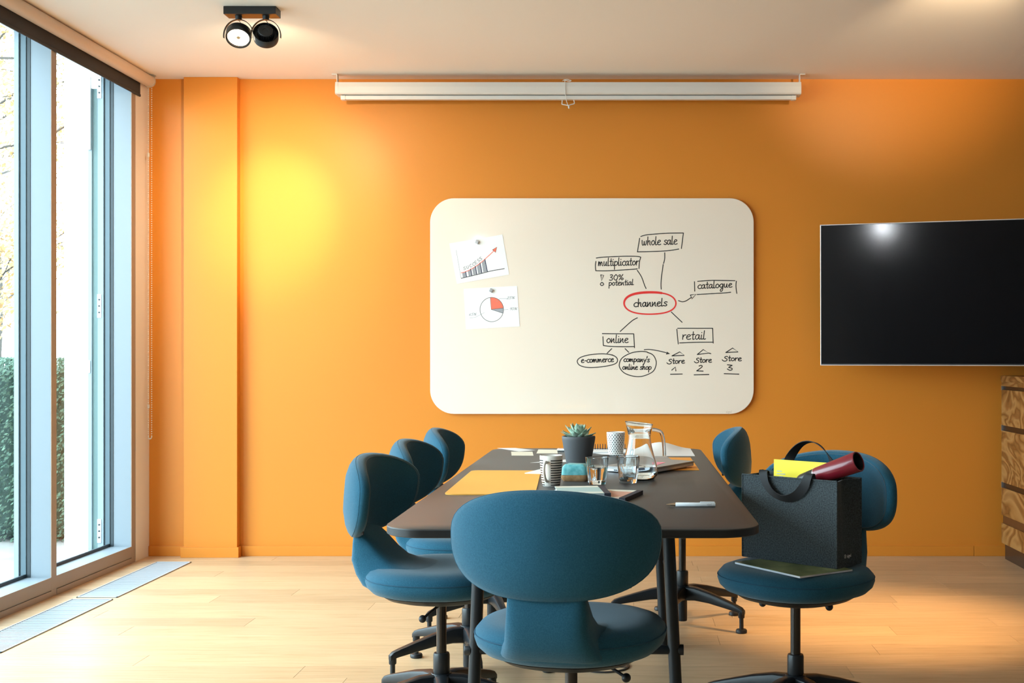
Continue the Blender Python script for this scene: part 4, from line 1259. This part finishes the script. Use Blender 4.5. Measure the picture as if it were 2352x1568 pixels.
# laptop lying closed, far right corner propped on the box
cN = Vector((.079, 4.276, TZ + .0215))
ex = Vector((.54, .842, .012)).normalized(); ey = Vector((-.842, .54, 0)); ey = (ey - ex * ey.dot(ex)).normalized(); ez = ex.cross(ey)
LWd, LDp = .325, .20
LM = Matrix(((ex.x, ey.x, ez.x, cN.x), (ex.y, ey.y, ez.y, cN.y), (ex.z, ey.z, ez.z, cN.z), (0, 0, 0, 1)))
lt = thing('laptop', 'closed grey laptop lying behind the carafe', 'laptop')
lt.matrix_world = LM
MB().prism(rrect(0, LWd, 0, LDp, .012, 5), -.007, 0).build('lid', m_laptop, lt)
MB().prism(rrect(.001, LWd - .001, .001, LDp - .001, .012, 5), -.017, -.0078).build('base', m_laptopside, lt)
pr = MB()
for y0, y1 in ((.04, .052), (.085, .115), (.135, .15)):
    pr.box(-.0002, .0012, y0, y1, -.0145, -.0105)
pr.build('ports', m_nbdark, lt, False)
s_ = MB().prism([(.213, .10), (.218, .064), (.110, .038)], .0002, .0006).build('pink_note', m_pink)
s_.matrix_world = LM; tag(s_, 'pink sticky note stuck on the laptop lid', 'note')

# ------------------------------------------------------------------ felt bag on the pulled-out chair
BO = Vector((.366, 3.87, .5105)); BL, BW, BH = .348, .14, .262
bag = thing('felt_tote_bag', 'dark grey felt tote bag with black handles standing on the right chair', 'bag', BO, math.atan2(-.23, .261))
bt = .004
def panel(x0, x1, y0, y1, z0, z1_):
    return MB().box(x0, x1, y0, y1, z0, z1_, .0015)
panel(0, BL, 0, bt, 0, BH).build('front_panel', m_felt, bag)
panel(0, BL, BW - bt, BW, 0, BH).build('back_panel', m_felt, bag)
panel(0, bt, bt, BW - bt, 0, BH - .002).build('gusset', m_felt, bag)
gs = MB(); gr = []
for zz_, dp in ((0, .0), (.05, .006), (.15, .014), (BH - .03, .020), (BH - .002, .022)):
    gr.append([(BL - dp * (1 - abs(2 * t - 1)), bt + (BW - 2 * bt) * t, zz_) for t in (0, .25, .5, .75, 1)] + [(BL - bt - dp * (1 - abs(2 * t - 1)), bt + (BW - 2 * bt) * t, zz_) for t in (1, .75, .5, .25, 0)])
gs.loft(gr).build('gusset', m_felt, bag)
panel(bt, BL - bt, bt, BW - bt, .0, .006).build('base_panel', m_felt, bag)
ed = MB()
for (x, y_) in ((.001, .001), (BL - .001, .001), (BL - .001, BW - .001), (.001, BW - .001)):
    ed.tube([(x, y_, .002), (x, y_, BH)], .0032, 8)
ed.tube([(0, 0, BH - .001), (BL, 0, BH - .001)], .0026, 8).tube([(0, BW, BH - .001), (BL, BW, BH - .001)], .0026, 8)
ed.build('seam_edging', m_felt, bag)
# front handle flopped over the front, rear handle upright
fp = [(.083, .012, BH - .05), (.083, .010, BH + .002), (.082, .003, BH + .017), (.086, -.007, BH + .006), (.100, -.010, BH - .026), (.128, -.012, BH - .052), (.168, -.013, BH - .064), (.208, -.012, BH - .053), (.236, -.010, BH - .026), (.248, -.007, BH + .004), (.252, .003, BH + .017), (.252, .010, BH + .002), (.252, .012, BH - .05)]
fn = [(0, -1, 0), (0, -1, 0), (0, 0, 1), (0, -1, .3), (-.25, -1, -.1), (-.1, -.8, -.5), (0, -.7, -.7), (.1, -.8, -.5), (.25, -1, -.1), (0, -1, .3), (0, 0, 1), (0, -1, 0), (0, -1, 0)]
FP = smoothpts(fp, 5); FN = smoothpts(fn, 5)
MB().ribbon3(FP, FN, .030, .0022).build('handle', m_strap, bag)
rp = [(.083, BW - .008, BH - .05), (.083, BW - .008, BH + .02), (.098, BW - .006, BH + .058), (.130, BW - .004, BH + .092), (.168, BW - .002, BH + .103), (.206, BW - .004, BH + .090), (.238, BW - .006, BH + .056), (.252, BW - .008, BH + .02), (.252, BW - .008, BH - .05)]
rn = [(0, 1, 0), (-.1, 1, 0), (-.6, .6, .3), (-.5, .3, .8), (0, .2, 1), (.5, .3, .8), (.6, .6, .3), (.1, 1, 0), (0, 1, 0)]
MB().ribbon3(smoothpts(rp, 5), smoothpts(rn, 5), .030, .0022).build('handle', m_strap, bag)
MX = Matrix.Translation((BL + .0004, .068, .032)) @ Matrix.Rotation(PI / 2, 4, 'Z') @ Matrix.Rotation(PI / 2, 4, 'X')
text_mesh('sigel', .0145, m_logo, bag, MX)
lg = MB()
stroke2d(lg, circ(.046, .0325, .0045, .0055, 12), .0010, lambda u_, v_: (BL + .0004, u_, v_))
stroke2d(lg, [(.046, .0355), (.046, .0295)], .0011, lambda u_, v_: (BL + .0004, u_, v_), False)
lg.build('emblem', m_logo, bag, False)
bm_ = Matrix.Translation(BO) @ Matrix.Rotation(bag.rotation_euler[2], 4, 'Z')
# yellow brochure in the bag
br = thing('yellow_brochure', 'yellow brochure sticking out of the felt bag', 'brochure')
br.matrix_world = bm_ @ Matrix.Translation((.052, .095, .0065)) @ Matrix.Rotation(R(-1.0), 4, 'X')
MB().box(0, .215, 0, .004, 0, .299, .0006).build('cover', m_yellow, br)
ptx = MB()
for z_, segs in ((.262, ((.012, .030),)), (.2535, ((.012, .042),)), (.245, ((.021, .036),))):
    for a, b in segs:
        x = a
        while x < b:
            ptx.box(x, x + .0024, -.0004, .0, z_ - .0018, z_ + .0018); x += .0033
ptx.build('printed_lines', m_greyprint, br, False)
# burgundy bottle leaning out of the bag
P1 = Vector((.694, 3.66, .830)); dr = Vector((.72, -.60, .345)).normalized()
bo = thing('burgundy_flask', 'burgundy tapered flask with an open black end leaning out of the felt bag', 'flask')
bo.matrix_world = Matrix.Translation(P1) @ Vector((0, 0, 1)).rotation_difference(dr).to_matrix().to_4x4()
MB().lathe([(.026, -.150), (.0265, -.148), (.0315, 0), (.0305, .002), (.0275, .002), (.0268, -.001)], 40, cap=False).build('body', m_wine, bo)
MB().lathe([(.0266, 0), (.0262, -.002), (.024, -.045), (.0005, -.046)], 32, cap=False).build('inner_cup', m_blackplastic, bo)
MB().lathe([(.0005, -.215), (.020, -.214), (.0225, -.205), (.0252, -.153), (.0255, -.150)], 32, cap=False).build('lower_cap', m_black, bo)
MB().lathe([(.0256, -.153), (.0262, -.1515), (.0262, -.1500)], 32, cap=False).build('ring', m_steel, bo)
# magazine under the bag
mg = thing('magazine', 'green landscape-cover magazine lying under the bag on the right chair', 'magazine')
pL, pNr, pR = on_plane(1688, 1290, .510), on_plane(1832, 1322, .510), on_plane(1952, 1308, .510)
ux = (pNr - pL).normalized(); c = pL
mg.location = (c.x, c.y, .5042); mg.rotation_euler = (0, 0, math.atan2(ux.y, ux.x))
m_cover = mottle(mat('green_cover', (.2, .3, .1), .3), (.06, .10, .03), (.42, .50, .26), 9, 3, lo=.3, hi=.7)
MB().box(0, .297, .0, .21, .0, .0054, .0003).build('page_block', m_pages, mg)
MB().box(-.0005, .2975, -.0005, .2105, .0054, .0059).build('cover', m_cover, mg, False)

# ------------------------------------------------------------------ round floor outlet under the table
p = on_plane(1387, 1530, 0)
fb = thing('floor_outlet', 'round dark floor outlet with an oak insert under the table', 'floor outlet', (p.x, p.y, .0002))
MB().lathe([(.096, 0), (.096, .003), (.094, .0045), (.087, .0045), (.086, .002), (.086, 0)], 56, cap=False).build('rim', m_boxgrey, fb)
MB().lathe([(.0005, .003), (.0858, .003), (.0858, .0005)], 56, cap=False).build('oak_insert', m_floor, fb)
MB().box(.045, .084, -.03, .03, .0031, .0055, .001).build('cable_flap', m_boxgrey, fb)
MB().box(.052, .072, -.014, .014, .0056, .0066, .0004).build('cable_slot', m_black, fb)
